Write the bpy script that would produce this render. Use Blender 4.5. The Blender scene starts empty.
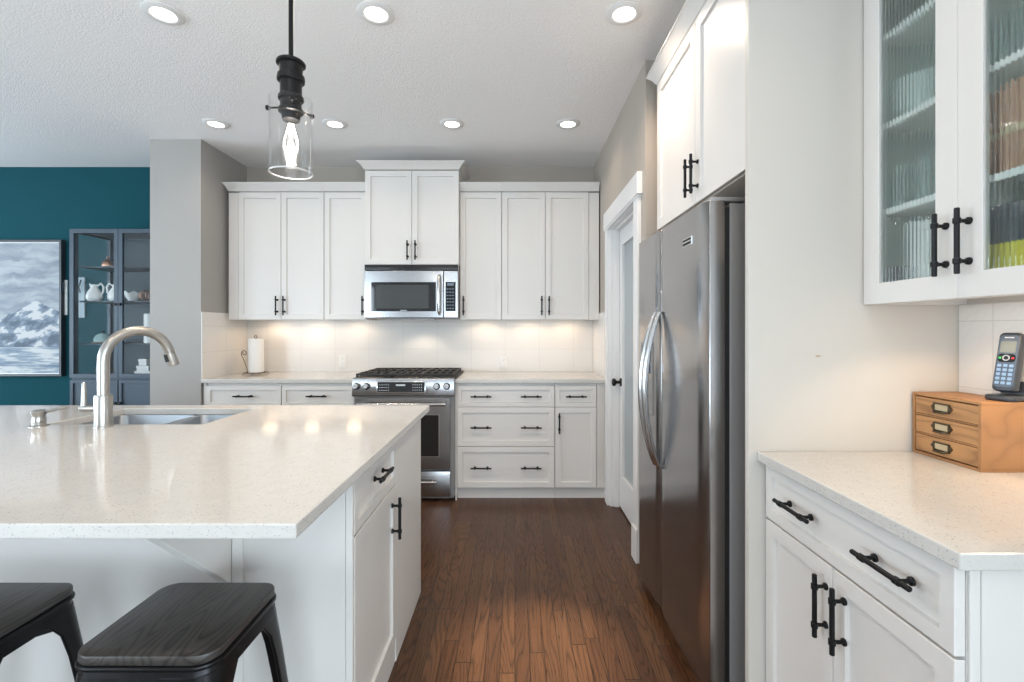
import bpy, bmesh, math, random
from mathutils import Vector, Matrix
random.seed(7)
PI = math.pi
scene = bpy.context.scene
C = scene.collection

# ------------------------------------------------------------------ camera, exposure, daylight
F, CX, CY, EYE = 478.0, 515.0, 329.0, 1.30          # focal length in px, vanishing point, eye height
cam_d = bpy.data.cameras.new('camera')
cam = bpy.data.objects.new('camera', cam_d); C.objects.link(cam)
cam.location = (0, 0, EYE); cam.rotation_euler = (PI / 2, 0, 0)
cam_d.sensor_width = 36.0; cam_d.lens = 36.0 * F / 1024
cam_d.shift_x = (512 - CX) / 1024; cam_d.shift_y = -(341 - CY) / 1024
cam_d.clip_start = 0.02
scene.camera = cam

vs = scene.view_settings
scene.display_settings.display_device = 'sRGB'
vs.view_transform = 'Standard'; vs.look = 'None'; vs.gamma = 1.0; vs.use_curve_mapping = False
vs.exposure = -0.02
cy = scene.cycles
cy.max_bounces = 14; cy.diffuse_bounces = 7; cy.glossy_bounces = 6; cy.transmission_bounces = 10
cy.transparent_max_bounces = 16; cy.sample_clamp_indirect = 6.0; cy.use_denoising = True

world = bpy.data.worlds.new('world'); scene.world = world; world.use_nodes = True
world.node_tree.nodes['Background'].inputs[0].default_value = (0.62, 0.78, 1.0, 1)
world.node_tree.nodes['Background'].inputs[1].default_value = 0.9

def area_light(name, loc, rot, sx, sy, power, color, spread=PI):
    d = bpy.data.lights.new(name, 'AREA'); d.shape = 'RECTANGLE'; d.size = sx; d.size_y = sy
    d.energy = power; d.color = color; d.spread = spread
    o = bpy.data.objects.new(name, d); C.objects.link(o); o.location = loc; o.rotation_euler = rot
    return o
DAY = (0.76, 0.885, 1.0); UP = math.radians(16)      # upward tilt of the window lights, added to brighten the ceiling
# daylight standing in the windows behind and beside the camera (openings are built below)
area_light('daylight_rear', (-5.25, -3.42, 1.30), (PI / 2 + UP, 0, 0), 2.1, 2.1, 150, DAY)
area_light('daylight_behind', (0.05, -3.42, 1.30), (PI / 2 + UP, 0, 0), 1.9, 2.1, 80, DAY)
area_light('daylight_dining', (-6.72, 2.1, 1.45), (PI / 2 + UP, 0, -PI / 2), 2.4, 1.8, 170, DAY)
area_light('daylight_living', (-6.72, -2.1, 1.45), (PI / 2 + UP, 0, -PI / 2), 1.7, 1.8, 140, DAY)
area_light('added_side_light', (1.62, -1.8, 1.25), (PI / 2 + UP, 0, PI / 2), 2.0, 2.1, 190, DAY)  # added together with its unseen window to brighten the island's aisle face

# ------------------------------------------------------------------ mesh helpers
def at(px, py, Y):
    """world X, Z of the photo point at distance Y"""
    return (px - CX) * Y / F, EYE + (CY - py) * Y / F

def join(bm, tmp, M=None):
    if M is not None: bmesh.ops.transform(tmp, matrix=M, verts=tmp.verts)
    vm = {}
    for v in tmp.verts: vm[v] = bm.verts.new(v.co)
    for f in tmp.faces:
        try: bm.faces.new([vm[v] for v in f.verts]).material_index = f.material_index
        except ValueError: pass
    tmp.free()

def box(bm, x0, x1, y0, y1, z0, z1, bev=0.0, seg=1, M=None, mi=0):
    t = bmesh.new()
    bmesh.ops.create_cube(t, size=1)
    for v in t.verts:
        v.co = ((x0 + x1) / 2 + v.co.x * (x1 - x0), (y0 + y1) / 2 + v.co.y * (y1 - y0), (z0 + z1) / 2 + v.co.z * (z1 - z0))
    if bev > 0:
        bmesh.ops.bevel(t, geom=t.edges[:], offset=bev, segments=seg, affect='EDGES', profile=0.5)
    for f in t.faces: f.material_index = mi
    join(bm, t, M)

def frustum(bm, quad0, quad1, bev=0.0, seg=1):
    """hexahedron between two quads given as 4 points each"""
    t = bmesh.new()
    a = [t.verts.new(p) for p in quad0]; b = [t.verts.new(p) for p in quad1]
    t.faces.new(a[::-1]); t.faces.new(b)
    for i in range(4): t.faces.new((a[i], a[(i + 1) % 4], b[(i + 1) % 4], b[i]))
    bmesh.ops.recalc_face_normals(t, faces=t.faces)
    if bev: bmesh.ops.bevel(t, geom=t.edges[:], offset=bev, segments=seg, affect='EDGES', profile=0.5)
    join(bm, t)

def tube(bm, pts, r, seg=12, cap=True):
    pts = [Vector(p) for p in pts]; n = len(pts)
    rs = r if isinstance(r, (list, tuple)) else [r] * n
    tang = [(pts[min(i + 1, n - 1)] - pts[max(i - 1, 0)]).normalized() for i in range(n)]
    up = Vector((0, 0, 1)) if abs(tang[0].z) < 0.9 else Vector((1, 0, 0))
    nrm = (up - tang[0] * up.dot(tang[0])).normalized()
    rings = []
    for i in range(n):
        if i:
            nrm = (nrm - tang[i] * nrm.dot(tang[i]))
            nrm = nrm.normalized() if nrm.length > 1e-6 else Vector((1, 0, 0))
        bn = tang[i].cross(nrm)
        rings.append([bm.verts.new(pts[i] + (nrm * math.cos(2 * PI * k / seg) + bn * math.sin(2 * PI * k / seg)) * rs[i]) for k in range(seg)])
    for i in range(n - 1):
        for k in range(seg):
            bm.faces.new((rings[i][k], rings[i][(k + 1) % seg], rings[i + 1][(k + 1) % seg], rings[i + 1][k]))
    if cap:
        bm.faces.new(rings[0][::-1]); bm.faces.new(rings[-1])

def lathe(bm, prof, seg=32, c=(0, 0, 0), M=None):
    """prof: list of (radius, height), turned about the vertical through c"""
    t = bmesh.new(); rings = []
    for r, z in prof:
        if r < 1e-6: rings.append([t.verts.new((c[0], c[1], c[2] + z))])
        else: rings.append([t.verts.new((c[0] + r * math.cos(2 * PI * k / seg), c[1] + r * math.sin(2 * PI * k / seg), c[2] + z)) for k in range(seg)])
    for a, b in zip(rings, rings[1:]):
        for k in range(seg):
            k2 = (k + 1) % seg
            if len(a) == 1 and len(b) > 1: t.faces.new((a[0], b[k2], b[k]))
            elif len(b) == 1 and len(a) > 1: t.faces.new((a[k], a[k2], b[0]))
            elif len(a) > 1: t.faces.new((a[k], a[k2], b[k2], b[k]))
    bmesh.ops.recalc_face_normals(t, faces=t.faces)
    join(bm, t, M)

def prism(bm, pts, h0, h1, axis='z', bev=0.0, seg=2):
    """outline pts (2D) extruded along an axis"""
    def P(a, b, h): return {'z': (a, b, h), 'y': (a, h, b), 'x': (h, a, b)}[axis]
    t = bmesh.new()
    lo = [t.verts.new(P(a, b, h0)) for a, b in pts]; hi = [t.verts.new(P(a, b, h1)) for a, b in pts]
    t.faces.new(lo[::-1]); t.faces.new(hi)
    n = len(pts)
    for i in range(n): t.faces.new((lo[i], lo[(i + 1) % n], hi[(i + 1) % n], hi[i]))
    bmesh.ops.recalc_face_normals(t, faces=t.faces)
    if bev:
        ed = [e for e in t.edges if e.calc_face_angle(0) > 0.6]
        bmesh.ops.bevel(t, geom=ed, offset=bev, segments=seg, affect='EDGES', profile=0.5)
    join(bm, t)

def rrect(x0, x1, y0, y1, r, n=6):
    out = []
    for cx, cyy, a0 in ((x1 - r, y1 - r, 0), (x0 + r, y1 - r, PI / 2), (x0 + r, y0 + r, PI), (x1 - r, y0 + r, 1.5 * PI)):
        for k in range(n + 1):
            a = a0 + k * PI / 2 / n
            out.append((cx + r * math.cos(a), cyy + r * math.sin(a)))
    return out

def ring(bm, x0, x1, z0, z1, w, y0, y1, wt=None, wb=None):
    """rectangular frame in the XZ plane, thickness y0..y1"""
    wt = w if wt is None else wt; wb = w if wb is None else wb
    o = [(x0, z0), (x1, z0), (x1, z1), (x0, z1)]
    i = [(x0 + w, z0 + wb), (x1 - w, z0 + wb), (x1 - w, z1 - wt), (x0 + w, z1 - wt)]
    V = {}
    for tag_, pl in (('o', o), ('i', i)):
        for k, (a, b) in enumerate(pl):
            V[tag_, k, 0] = bm.verts.new((a, y0, b)); V[tag_, k, 1] = bm.verts.new((a, y1, b))
    for k in range(4):
        k2 = (k + 1) % 4
        bm.faces.new((V['o', k, 0], V['o', k2, 0], V['i', k2, 0], V['i', k, 0]))
        bm.faces.new((V['o', k2, 1], V['o', k, 1], V['i', k, 1], V['i', k2, 1]))
        bm.faces.new((V['o', k, 1], V['o', k2, 1], V['o', k2, 0], V['o', k, 0]))
        bm.faces.new((V['i', k2, 1], V['i', k, 1], V['i', k, 0], V['i', k2, 0]))

def obj(name, bm, mat, parent=None, smooth=35, bevel=0.0):
    bmesh.ops.recalc_face_normals(bm, faces=bm.faces)
    me = bpy.data.meshes.new(name); bm.to_mesh(me); bm.free()
    for m in (mat if isinstance(mat, (list, tuple)) else [mat]): me.materials.append(m)
    if smooth:
        me.polygons.foreach_set('use_smooth', [True] * len(me.polygons))
        me.set_sharp_from_angle(angle=math.radians(smooth))
    o = bpy.data.objects.new(name, me); C.objects.link(o)
    if parent: o.parent = parent
    if bevel:
        b = o.modifiers.new('bevel', 'BEVEL'); b.width = bevel; b.segments = 2; b.limit_method = 'ANGLE'
    return o

def tag(o, label, cat, group=None):
    o['label'] = label; o['category'] = cat
    if group: o['group'] = group
    return o

def thing(name, label, cat, loc=(0, 0, 0), rz=0.0, group=None):
    o = bpy.data.objects.new(name, None); C.objects.link(o)
    o.location = loc; o.rotation_euler = (0, 0, rz); o.empty_display_size = 0.1
    return tag(o, label, cat, group)

def struct(name, bm, mat, parent=None, smooth=0, bevel=0.0):
    o = obj(name, bm, mat, parent, smooth, bevel)
    if not parent: o['kind'] = 'structure'
    return o

def copy_tree(o, parent=None):
    c = o.copy(); C.objects.link(c); c.parent = parent
    for ch in list(o.children): copy_tree(ch, c)
    return c

B = bmesh.new

# ------------------------------------------------------------------ materials
def mat_new(name):
    m = bpy.data.materials.new(name); m.use_nodes = True
    nt = m.node_tree; return m, nt, nt.nodes['Principled BSDF']
def pbr(name, col, rough=0.5, metal=0.0, spec=0.5, **kw):
    m, nt, p = mat_new(name)
    p.inputs['Base Color'].default_value = (*col, 1); p.inputs['Roughness'].default_value = rough
    p.inputs['Metallic'].default_value = metal; p.inputs['Specular IOR Level'].default_value = spec
    for k, v in kw.items(): p.inputs[k.replace('_', ' ')].default_value = v
    return m
class N:
    """tiny node-graph writer"""
    def __init__(s, nt): s.nt = nt
    def node(s, t, **kw):
        n = s.nt.nodes.new(t)
        for k, v in kw.items(): setattr(n, k, v)
        return n
    def link(s, a, b): s.nt.links.new(a, b)
    def val(s, inp, v):
        if hasattr(v, 'is_output') or isinstance(v, bpy.types.NodeSocket): s.link(v, inp)
        else: inp.default_value = v
    def math(s, op, a, b=0.0, c=0.0):
        n = s.node('ShaderNodeMath', operation=op)
        for i, v in enumerate((a, b, c)): s.val(n.inputs[i], v)
        return n.outputs[0]
    def xyz(s):
        tc = s.node('ShaderNodeTexCoord'); sp = s.node('ShaderNodeSeparateXYZ'); s.link(tc.outputs['Object'], sp.inputs[0])
        return tc.outputs['Object'], sp.outputs[0], sp.outputs[1], sp.outputs[2]
    def vec(s, x, y, z):
        n = s.node('ShaderNodeCombineXYZ')
        for i, v in enumerate((x, y, z)): s.val(n.inputs[i], v)
        return n.outputs[0]
    def noise(s, v, scale, detail=3, rough=0.5, dist=0.0):
        n = s.node('ShaderNodeTexNoise'); s.link(v, n.inputs['Vector'])
        n.inputs['Scale'].default_value = scale; n.inputs['Detail'].default_value = detail
        n.inputs['Roughness'].default_value = rough; n.inputs['Distortion'].default_value = dist
        return n.outputs[0]
    def mix(s, fac, a, b, mode='MIX'):
        n = s.node('ShaderNodeMix', data_type='RGBA', blend_type=mode)
        s.val(n.inputs[0], fac)
        for i, v in ((6, a), (7, b)):
            if isinstance(v, tuple): v = (*v[:3], 1)
            s.val(n.inputs[i], v)
        return n.outputs[2]
    def ramp(s, fac, stops):
        n = s.node('ShaderNodeValToRGB'); s.link(fac, n.inputs[0]); el = n.color_ramp.elements
        el[0].position, el[0].color = stops[0][0], (*stops[0][1], 1); el[1].position, el[1].color = stops[1][0], (*stops[1][1], 1)
        for p_, c_ in stops[2:]:
            e = el.new(p_); e.color = (*c_, 1)
        return n.outputs[0]
    def bump(s, h, strength, dist, p):
        n = s.node('ShaderNodeBump'); s.link(h, n.inputs['Height']); n.inputs['Strength'].default_value = strength
        n.inputs['Distance'].default_value = dist; s.link(n.outputs[0], p.inputs['Normal'])

def wall_paint(name, col, rough=0.6):
    m, nt, p = mat_new(name); g = N(nt); o, x, y, z = g.xyz()
    p.inputs['Base Color'].default_value = (*col, 1); p.inputs['Roughness'].default_value = rough
    g.bump(g.noise(o, 180, 2), 0.08, 0.002, p)
    return m

def quartz():
    m, nt, p = mat_new('white_speckled_quartz'); g = N(nt); o, x, y, z = g.xyz()
    v = g.node('ShaderNodeTexVoronoi'); g.link(o, v.inputs['Vector']); v.inputs['Scale'].default_value = 300
    sp = g.node('ShaderNodeSeparateColor'); g.link(v.outputs['Color'], sp.inputs[0])
    size = g.math('MULTIPLY', sp.outputs[1], 0.55)
    fleck = g.math('MULTIPLY', g.math('GREATER_THAN', sp.outputs[0], 0.74), g.math('LESS_THAN', v.outputs['Distance'], size))
    tint = g.ramp(sp.outputs[2], [(0.0, (0.22, 0.24, 0.26)), (0.5, (0.50, 0.47, 0.42)), (1.0, (0.36, 0.37, 0.38))])
    cloud = g.mix(g.noise(o, 30, 4), (0.545, 0.525, 0.49), (0.61, 0.59, 0.555))
    g.link(g.mix(g.math('MULTIPLY', fleck, 0.78), cloud, tint), p.inputs['Base Color'])
    p.inputs['Roughness'].default_value = 0.09; p.inputs['Specular IOR Level'].default_value = 0.55
    return m

def wood_floor():
    m, nt, p = mat_new('dark_oak_strip_floor'); g = N(nt); o, x, y, z = g.xyz()
    W, L = 0.0585, 1.0
    u = g.math('DIVIDE', x, W); row = g.math('FLOOR', u); fu = g.math('FRACT', u)
    w1 = g.node('ShaderNodeTexWhiteNoise', noise_dimensions='1D'); g.link(row, w1.inputs['W'])
    yy = g.math('ADD', g.math('DIVIDE', y, L), g.math('MULTIPLY', w1.outputs['Value'], 7.3)); col = g.math('FLOOR', yy); fv = g.math('FRACT', yy)
    w2 = g.node('ShaderNodeTexWhiteNoise', noise_dimensions='2D'); g.link(g.vec(row, col, 0), w2.inputs['Vector'])
    rnd = w2.outputs['Value']
    base = g.ramp(rnd, [(0.0, (0.066, 0.028, 0.0125)), (1.0, (0.108, 0.049, 0.022)), (0.35, (0.076, 0.033, 0.0145)), (0.7, (0.088, 0.039, 0.0175))])
    # cathedral grain: contour lines of a noise stretched along the plank
    gv = g.vec(g.math('ADD', g.math('MULTIPLY', x, 9.0), g.math('MULTIPLY', rnd, 37.0)), g.math('ADD', g.math('MULTIPLY', y, 0.9), g.math('MULTIPLY', rnd, 91.0)), rnd)
    h = g.noise(gv, 1.0, 1.5, 0.4)
    lines = g.math('POWER', g.math('ABSOLUTE', g.math('SINE', g.math('MULTIPLY', h, 80.0))), 0.55)
    fine = g.noise(g.vec(g.math('MULTIPLY', x, 420.0), g.math('MULTIPLY', y, 9.0), rnd), 1.0, 2)
    grain = g.math('MULTIPLY', g.math('ADD', 0.34, g.math('MULTIPLY', lines, 0.80)), g.math('ADD', 0.87, g.math('MULTIPLY', fine, 0.26)))
    seam = g.math('MULTIPLY', g.math('MULTIPLY', g.math('GREATER_THAN', fu, 0.026), g.math('LESS_THAN', fu, 0.974)), g.math('GREATER_THAN', fv, 0.004))
    k = g.math('MULTIPLY', grain, g.math('ADD', 0.22, g.math('MULTIPLY', seam, 0.78)))
    vm = g.node('ShaderNodeVectorMath', operation='SCALE'); g.link(base, vm.inputs[0]); g.link(k, vm.inputs['Scale'])
    g.link(vm.outputs[0], p.inputs['Base Color'])
    p.inputs['Specular IOR Level'].default_value = 0.28
    g.link(g.math('ADD', 0.24, g.math('MULTIPLY', fine, 0.10)), p.inputs['Roughness'])
    g.bump(g.math('ADD', g.math('MULTIPLY', seam, 1.0), g.math('MULTIPLY', lines, 0.18)), 0.35, 0.0012, p)
    return m

def wood(name, c0, c1, scale=1.0, rough=0.45, axis='y', lines_k=46.0, lo=0.45):
    m, nt, p = mat_new(name); g = N(nt); o, x, y, z = g.xyz()
    if axis == 'y': a, b, c = x, y, z
    elif axis == 'x': a, b, c = z, x, y
    else: a, b, c = x, z, y
    gv = g.vec(g.math('MULTIPLY', a, 9.0 * scale), g.math('MULTIPLY', b, 1.3 * scale), g.math('MULTIPLY', c, 9.0 * scale))
    h = g.noise(gv, 1.0, 1.5, 0.4)
    ln = g.math('POWER', g.math('ABSOLUTE', g.math('SINE', g.math('MULTIPLY', h, lines_k))), 0.6)
    fine = g.noise(g.vec(g.math('MULTIPLY', a, 500.0), g.math('MULTIPLY', b, 14.0), g.math('MULTIPLY', c, 500.0)), 1.0, 2)
    f = g.math('MULTIPLY', g.math('ADD', lo, g.math('MULTIPLY', ln, 1 - lo)), g.math('ADD', 0.7, g.math('MULTIPLY', fine, 0.5)))
    g.link(g.mix(f, c0, c1), p.inputs['Base Color'])
    p.inputs['Roughness'].default_value = rough
    g.bump(f, 0.25, 0.001, p)
    return m

def tile(name, u_axis, u0, col=(0.74, 0.715, 0.68)):
    m, nt, p = mat_new(name); g = N(nt); o, x, y, z = g.xyz()
    uu = x if u_axis == 'x' else y
    fu = g.math('FRACT', g.math('DIVIDE', g.math('SUBTRACT', uu, u0 - 30.25), 0.3025)); fv = g.math('FRACT', g.math('DIVIDE', g.math('SUBTRACT', z, 0.92 - 2.02), 0.202))
    du = g.math('MULTIPLY', g.math('ABSOLUTE', g.math('SUBTRACT', fu, 0.5)), 0.3025); dv = g.math('MULTIPLY', g.math('ABSOLUTE', g.math('SUBTRACT', fv, 0.5)), 0.202)
    t_ = g.math('MULTIPLY', g.math('LESS_THAN', du, 0.1500), g.math('LESS_THAN', dv, 0.0998))
    g.link(g.mix(t_, (0.60, 0.575, 0.55), col), p.inputs['Base Color'])
    p.inputs['Roughness'].default_value = 0.22
    d1 = g.math('SINE', g.math('MULTIPLY', g.math('ADD', uu, z), 190.0)); d2 = g.math('SINE', g.math('MULTIPLY', g.math('SUBTRACT', uu, z), 65.0))
    g.bump(g.math('ADD', g.math('MULTIPLY', t_, 1.5), g.math('MULTIPLY', g.math('MULTIPLY', d1, d2), 0.5)), 0.3, 0.002, p)
    return m

def steel(name, col=(0.60, 0.60, 0.61), rough=0.26, brush='x', amount=0.12, aniso=0.5):
    m, nt, p = mat_new(name); g = N(nt); o, x, y, z = g.xyz()
    s = {'x': (3.0, 3.0, 900.0), 'z': (900.0, 900.0, 3.0)}[brush]
    n = g.noise(g.vec(g.math('MULTIPLY', x, s[0]), g.math('MULTIPLY', y, s[1]), g.math('MULTIPLY', z, s[2])), 1.0, 2)
    p.inputs['Metallic'].default_value = 1.0
    g.link(g.mix(n, tuple(c * 0.9 for c in col), tuple(min(1, c * 1.1) for c in col)), p.inputs['Base Color'])
    g.link(g.math('ADD', rough - amount / 2, g.math('MULTIPLY', n, amount)), p.inputs['Roughness'])
    p.inputs['Anisotropic'].default_value = aniso
    g.bump(n, 0.03, 0.0004, p)
    return m

def thin_glass(name, tint=(1, 1, 1), edge=1.45, add=0.0, rough=0.0):
    m = bpy.data.materials.new(name); m.use_nodes = True; nt = m.node_tree; nt.nodes.clear(); g = N(nt)
    out = g.node('ShaderNodeOutputMaterial'); tr = g.node('ShaderNodeBsdfTransparent'); gl = g.node('ShaderNodeBsdfGlossy')
    tr.inputs[0].default_value = (*tint, 1); gl.inputs['Roughness'].default_value = rough
    fr = g.node('ShaderNodeLayerWeight'); fr.inputs[0].default_value = 0.5
    mx = g.node('ShaderNodeMixShader')
    g.link(g.math('ADD', g.math('MULTIPLY', g.math('POWER', fr.outputs['Facing'], 5.0), 0.8), 0.035 + add), mx.inputs[0]); g.link(tr.outputs[0], mx.inputs[1]); g.link(gl.outputs[0], mx.inputs[2])
    g.link(mx.outputs[0], out.inputs[0])
    return m

def emit(name, col, strength):
    m = bpy.data.materials.new(name); m.use_nodes = True; nt = m.node_tree; nt.nodes.clear(); g = N(nt)
    out = g.node('ShaderNodeOutputMaterial'); e = g.node('ShaderNodeEmission'); e.inputs[0].default_value = (*col, 1); e.inputs[1].default_value = strength
    g.link(e.outputs[0], out.inputs[0]); return m

def ceiling_mat():
    m, nt, p = mat_new('knockdown_ceiling'); g = N(nt); o, x, y, z = g.xyz()
    p.inputs['Base Color'].default_value = (0.90, 0.89, 0.88, 1); p.inputs['Roughness'].default_value = 0.9
    p.inputs['Specular IOR Level'].default_value = 0.1
    h = g.noise(o, 110, 4, 0.6)
    g.bump(g.math('SMOOTH_MIN', h, 0.56, 0.1), 0.9, 0.006, p)
    return m

M_cab = pbr('white_lacquer', (0.70, 0.675, 0.640), 0.32, spec=0.4)
M_trim = pbr('white_trim_paint', (0.74, 0.735, 0.725), 0.35, spec=0.4)
M_panel = pbr('off_white_panel', (0.60, 0.565, 0.51), 0.45, spec=0.35)
M_wall = wall_paint('greige_wall', (0.41, 0.365, 0.315))
M_col = wall_paint('grey_wall', (0.36, 0.34, 0.315))
M_teal = wall_paint('teal_wall', (0.006, 0.062, 0.079), 0.9)
M_teal.node_tree.nodes['Principled BSDF'].inputs['Specular IOR Level'].default_value = 0.2
M_light = wall_paint('pale_grey_wall', (0.62, 0.61, 0.59))
M_ceil = ceiling_mat()
M_floor = wood_floor()
M_quartz = quartz()
M_black = pbr('matte_black_metal', (0.006, 0.006, 0.0065), 0.42, 0.0, 0.28)
M_blackgloss = pbr('black_glass', (0.008, 0.008, 0.009), 0.06, spec=0.7)
M_steel = steel('brushed_steel_horizontal', (0.40, 0.40, 0.405), 0.24, 'x')
M_fridge = steel('refrigerator_steel', (0.43, 0.425, 0.43), 0.19, 'x', 0.06, 0.0)
M_chrome = pbr('polished_steel', (0.55, 0.545, 0.54), 0.18, 1.0)
M_nickel = pbr('brushed_nickel', (0.44, 0.42, 0.39), 0.29, 1.0)
M_sink = steel('sink_steel', (0.38, 0.41, 0.44), 0.32, 'x', 0.1, 0.3)
M_grey = pbr('grey_metal_case', (0.30, 0.29, 0.28), 0.5, 0.2)
M_dark = pbr('dark_gasket', (0.012, 0.011, 0.010), 0.6)
M_iron = pbr('cast_iron', (0.018, 0.018, 0.018), 0.55)
M_tileback = tile('white_tile', 'x', -0.993)
M_tileside = tile('white_tile_return', 'y', 4.24)
M_tilenear = tile('white_tile_near', 'y', 1.38)
M_glass = thin_glass('clear_glass', (0.97, 0.98, 0.98), 1.5)
M_shade = thin_glass('clear_shade_glass', (0.985, 0.985, 0.985), 1.6, -0.02)
M_white = pbr('white_ceramic', (0.86, 0.86, 0.84), 0.25)
M_plastic = pbr('white_plastic', (0.80, 0.79, 0.76), 0.35)
M_oak = wood('pine_brown', (0.16, 0.070, 0.028), (0.48, 0.245, 0.098), 1.3, 0.5, 'x', 30.0, 0.35)
M_oaks = wood('pine_brown_side', (0.20, 0.092, 0.038), (0.44, 0.215, 0.085), 1.0, 0.5, 'x', 7.0, 0.5)
M_seat = wood('black_stained_ash', (0.006, 0.006, 0.007), (0.056, 0.049, 0.043), 1.2, 0.40, 'y', 60.0, 0.06)

# ------------------------------------------------------------------ room shell
CEIL = 2.743; BACK = 4.258; RX = 0.70; RXX = 1.39; LX = -6.5; REAR = -3.2
b = B(); box(b, LX - 0.1, RXX + 0.1, REAR - 0.1, BACK + 0.1, -0.08, 0.0); struct('floor', b, M_floor)
b = B(); box(b, LX - 0.1, RXX + 0.1, REAR - 0.1, BACK + 0.1, CEIL, CEIL + 0.08); struct('ceiling', b, M_ceil)
b = B(); box(b, -2.774, RXX + 0.1, BACK, BACK + 0.1, 0, CEIL); struct('wall_back', b, M_wall)
b = B(); box(b, LX - 0.1, -2.774, BACK, BACK + 0.1, 0, CEIL); struct('wall_dining', b, M_teal)
def holed(name, along, fixed0, fixed1, a0, a1, h0, h1, z0, z1, mat):
    b = B()
    def bx(p, q, u, v):
        if along == 'x': box(b, p, q, fixed0, fixed1, u, v)
        else: box(b, fixed0, fixed1, p, q, u, v)
    bx(a0, h0, 0, CEIL); bx(h1, a1, 0, CEIL); bx(h0, h1, 0, z0); bx(h0, h1, z1, CEIL)
    return struct(name, b, mat)
holed('wall_right', 'y', RXX, RXX + 0.1, REAR - 0.1, BACK, -2.8, -0.8, 0.2, 2.3, M_panel)
b = B(); box(b, -2.774, -2.388, 3.633, BACK, 0, CEIL); struct('wall_stub', b, M_col)
# pantry wall with the door opening, and its return beside the refrigerator
DY0, DY1, DZ = 2.745, 3.52, 2.045
b = B(); box(b, RX, RX + 0.12, 2.565, DY0, 0, CEIL); box(b, RX, RX + 0.12, DY1, BACK, 0, CEIL); box(b, RX, RX + 0.12, DY0, DY1, DZ, CEIL)
struct('wall_pantry', b, M_wall)
b = B(); box(b, RX + 0.12, RXX, 2.565, 2.685, 0, CEIL); struct('wall_return', b, M_wall)
# walls behind and beside the camera, with window openings
def rear_wall(b):
    for p, q, u, v in ((LX, -6.3, 0, CEIL), (-4.2, -0.9, 0, CEIL), (1.0, RXX, 0, CEIL), (-6.3, -4.2, 0, 0.25), (-6.3, -4.2, 2.35, CEIL), (-0.9, 1.0, 0, 0.25), (-0.9, 1.0, 2.35, CEIL)):
        box(b, p, q, REAR - 0.12, REAR, u, v)
b = B(); rear_wall(b); struct('wall_rear', b, M_light)
b = B()
for p, q, u, v in ((REAR - 0.1, -2.95, 0, CEIL), (-1.25, 0.9, 0, CEIL), (3.3, BACK, 0, CEIL), (-2.95, -1.25, 0, 0.55), (-2.95, -1.25, 2.35, CEIL), (0.9, 3.3, 0, 0.55), (0.9, 3.3, 2.35, CEIL)):
    box(b, LX - 0.12, LX, p, q, u, v)
struct('wall_left', b, M_light)
def window(name, along, c, a0, a1, z0, z1, panes):
    r = bpy.data.objects.new(name, None); C.objects.link(r); r['kind'] = 'structure'
    b = B()
    def bx(bb, p, q, u, v, d0, d1, bev=0.0):
        if along == 'x': box(bb, p, q, c + d0, c + d1, u, v, bev)
        else: box(bb, c + d0, c + d1, p, q, u, v, bev)
    bx(b, a0, a0 + 0.06, z0, z1, -0.04, 0.04); bx(b, a1 - 0.06, a1, z0, z1, -0.04, 0.04)
    bx(b, a0, a1, z0, z0 + 0.06, -0.04, 0.04); bx(b, a0, a1, z1 - 0.06, z1, -0.04, 0.04)
    w = (a1 - a0) / panes
    for k in range(1, panes): bx(b, a0 + k * w - 0.04, a0 + k * w + 0.04, z0, z1, -0.04, 0.04)
    obj('window_frame', b, M_trim, r, 0)
    b = B(); bx(b, a0 + 0.03, a1 - 0.03, z0 + 0.03, z1 - 0.03, -0.004, 0.004); obj('pane', b, M_glass, r, 0)
window('window_1', 'x', REAR - 0.06, -6.3, -4.2, 0.25, 2.35, 2)
window('window_2', 'x', REAR - 0.06, -0.9, 1.0, 0.25, 2.35, 2)
window('window_added', 'y', RXX + 0.05, -2.8, -0.8, 0.2, 2.3, 2)  # unseen window added for light on the island's aisle face
window('window_3', 'y', LX - 0.06, 0.9, 3.3, 0.55, 2.35, 2)
window('window_5', 'y', LX - 0.06, -2.95, -1.25, 0.55, 2.35, 2)

# pantry door: casings, head, base, slab with a frosted pane
b = B(); box(b, RX - 0.022, RX, 3.52, 3.61, 0.0, DZ, 0.002); struct('trim_1', b, M_trim)
b = B(); box(b, RX - 0.022, RX, 2.65, 2.745, 0.0, DZ, 0.002); box(b, RX - 0.032, RX - 0.022, 2.645, 2.75, 0, 0.185, 0.002); struct('trim_2', b, M_trim)
b = B(); box(b, RX - 0.030, RX, 2.625, 3.625, DZ, DZ + 0.122, 0.002); box(b, RX - 0.026, RX, 2.64, 3.615, DZ - 0.014, DZ, 0.002); struct('trim_3', b, M_trim)
b = B(); box(b, RX - 0.014, RX, 3.61, 3.68, 0.0, 0.14, 0.002); struct('baseboard_pantry', b, M_trim)
b = B(); box(b, RX - 0.014, RX, 2.566, 2.65, 0.0, 0.14, 0.002); struct('baseboard_refrigerator', b, M_trim)
b = B()   # jamb lining with its stop
box(b, RX - 0.002, RX + 0.12, 3.502, 3.52, 0.0, DZ); box(b, RX - 0.002, RX + 0.12, 2.745, 2.763, 0.0, DZ); box(b, RX - 0.002, RX + 0.12, 2.763, 3.502, DZ - 0.018, DZ)
box(b, RX + 0.03, RX + 0.062, 3.490, 3.502, 0.0, DZ - 0.018); box(b, RX + 0.03, RX + 0.062, 2.763, 2.775, 0.0, DZ - 0.018); box(b, RX + 0.03, RX + 0.062, 2.775, 3.490, DZ - 0.03, DZ - 0.018)
struct('trim_4', b, M_trim)
d = bpy.data.objects.new('door_1', None); C.objects.link(d); d.location = (RX + 0.064, 3.499, 0.012); d.rotation_euler = (0, 0, -PI / 2); d['kind'] = 'structure'
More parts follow.
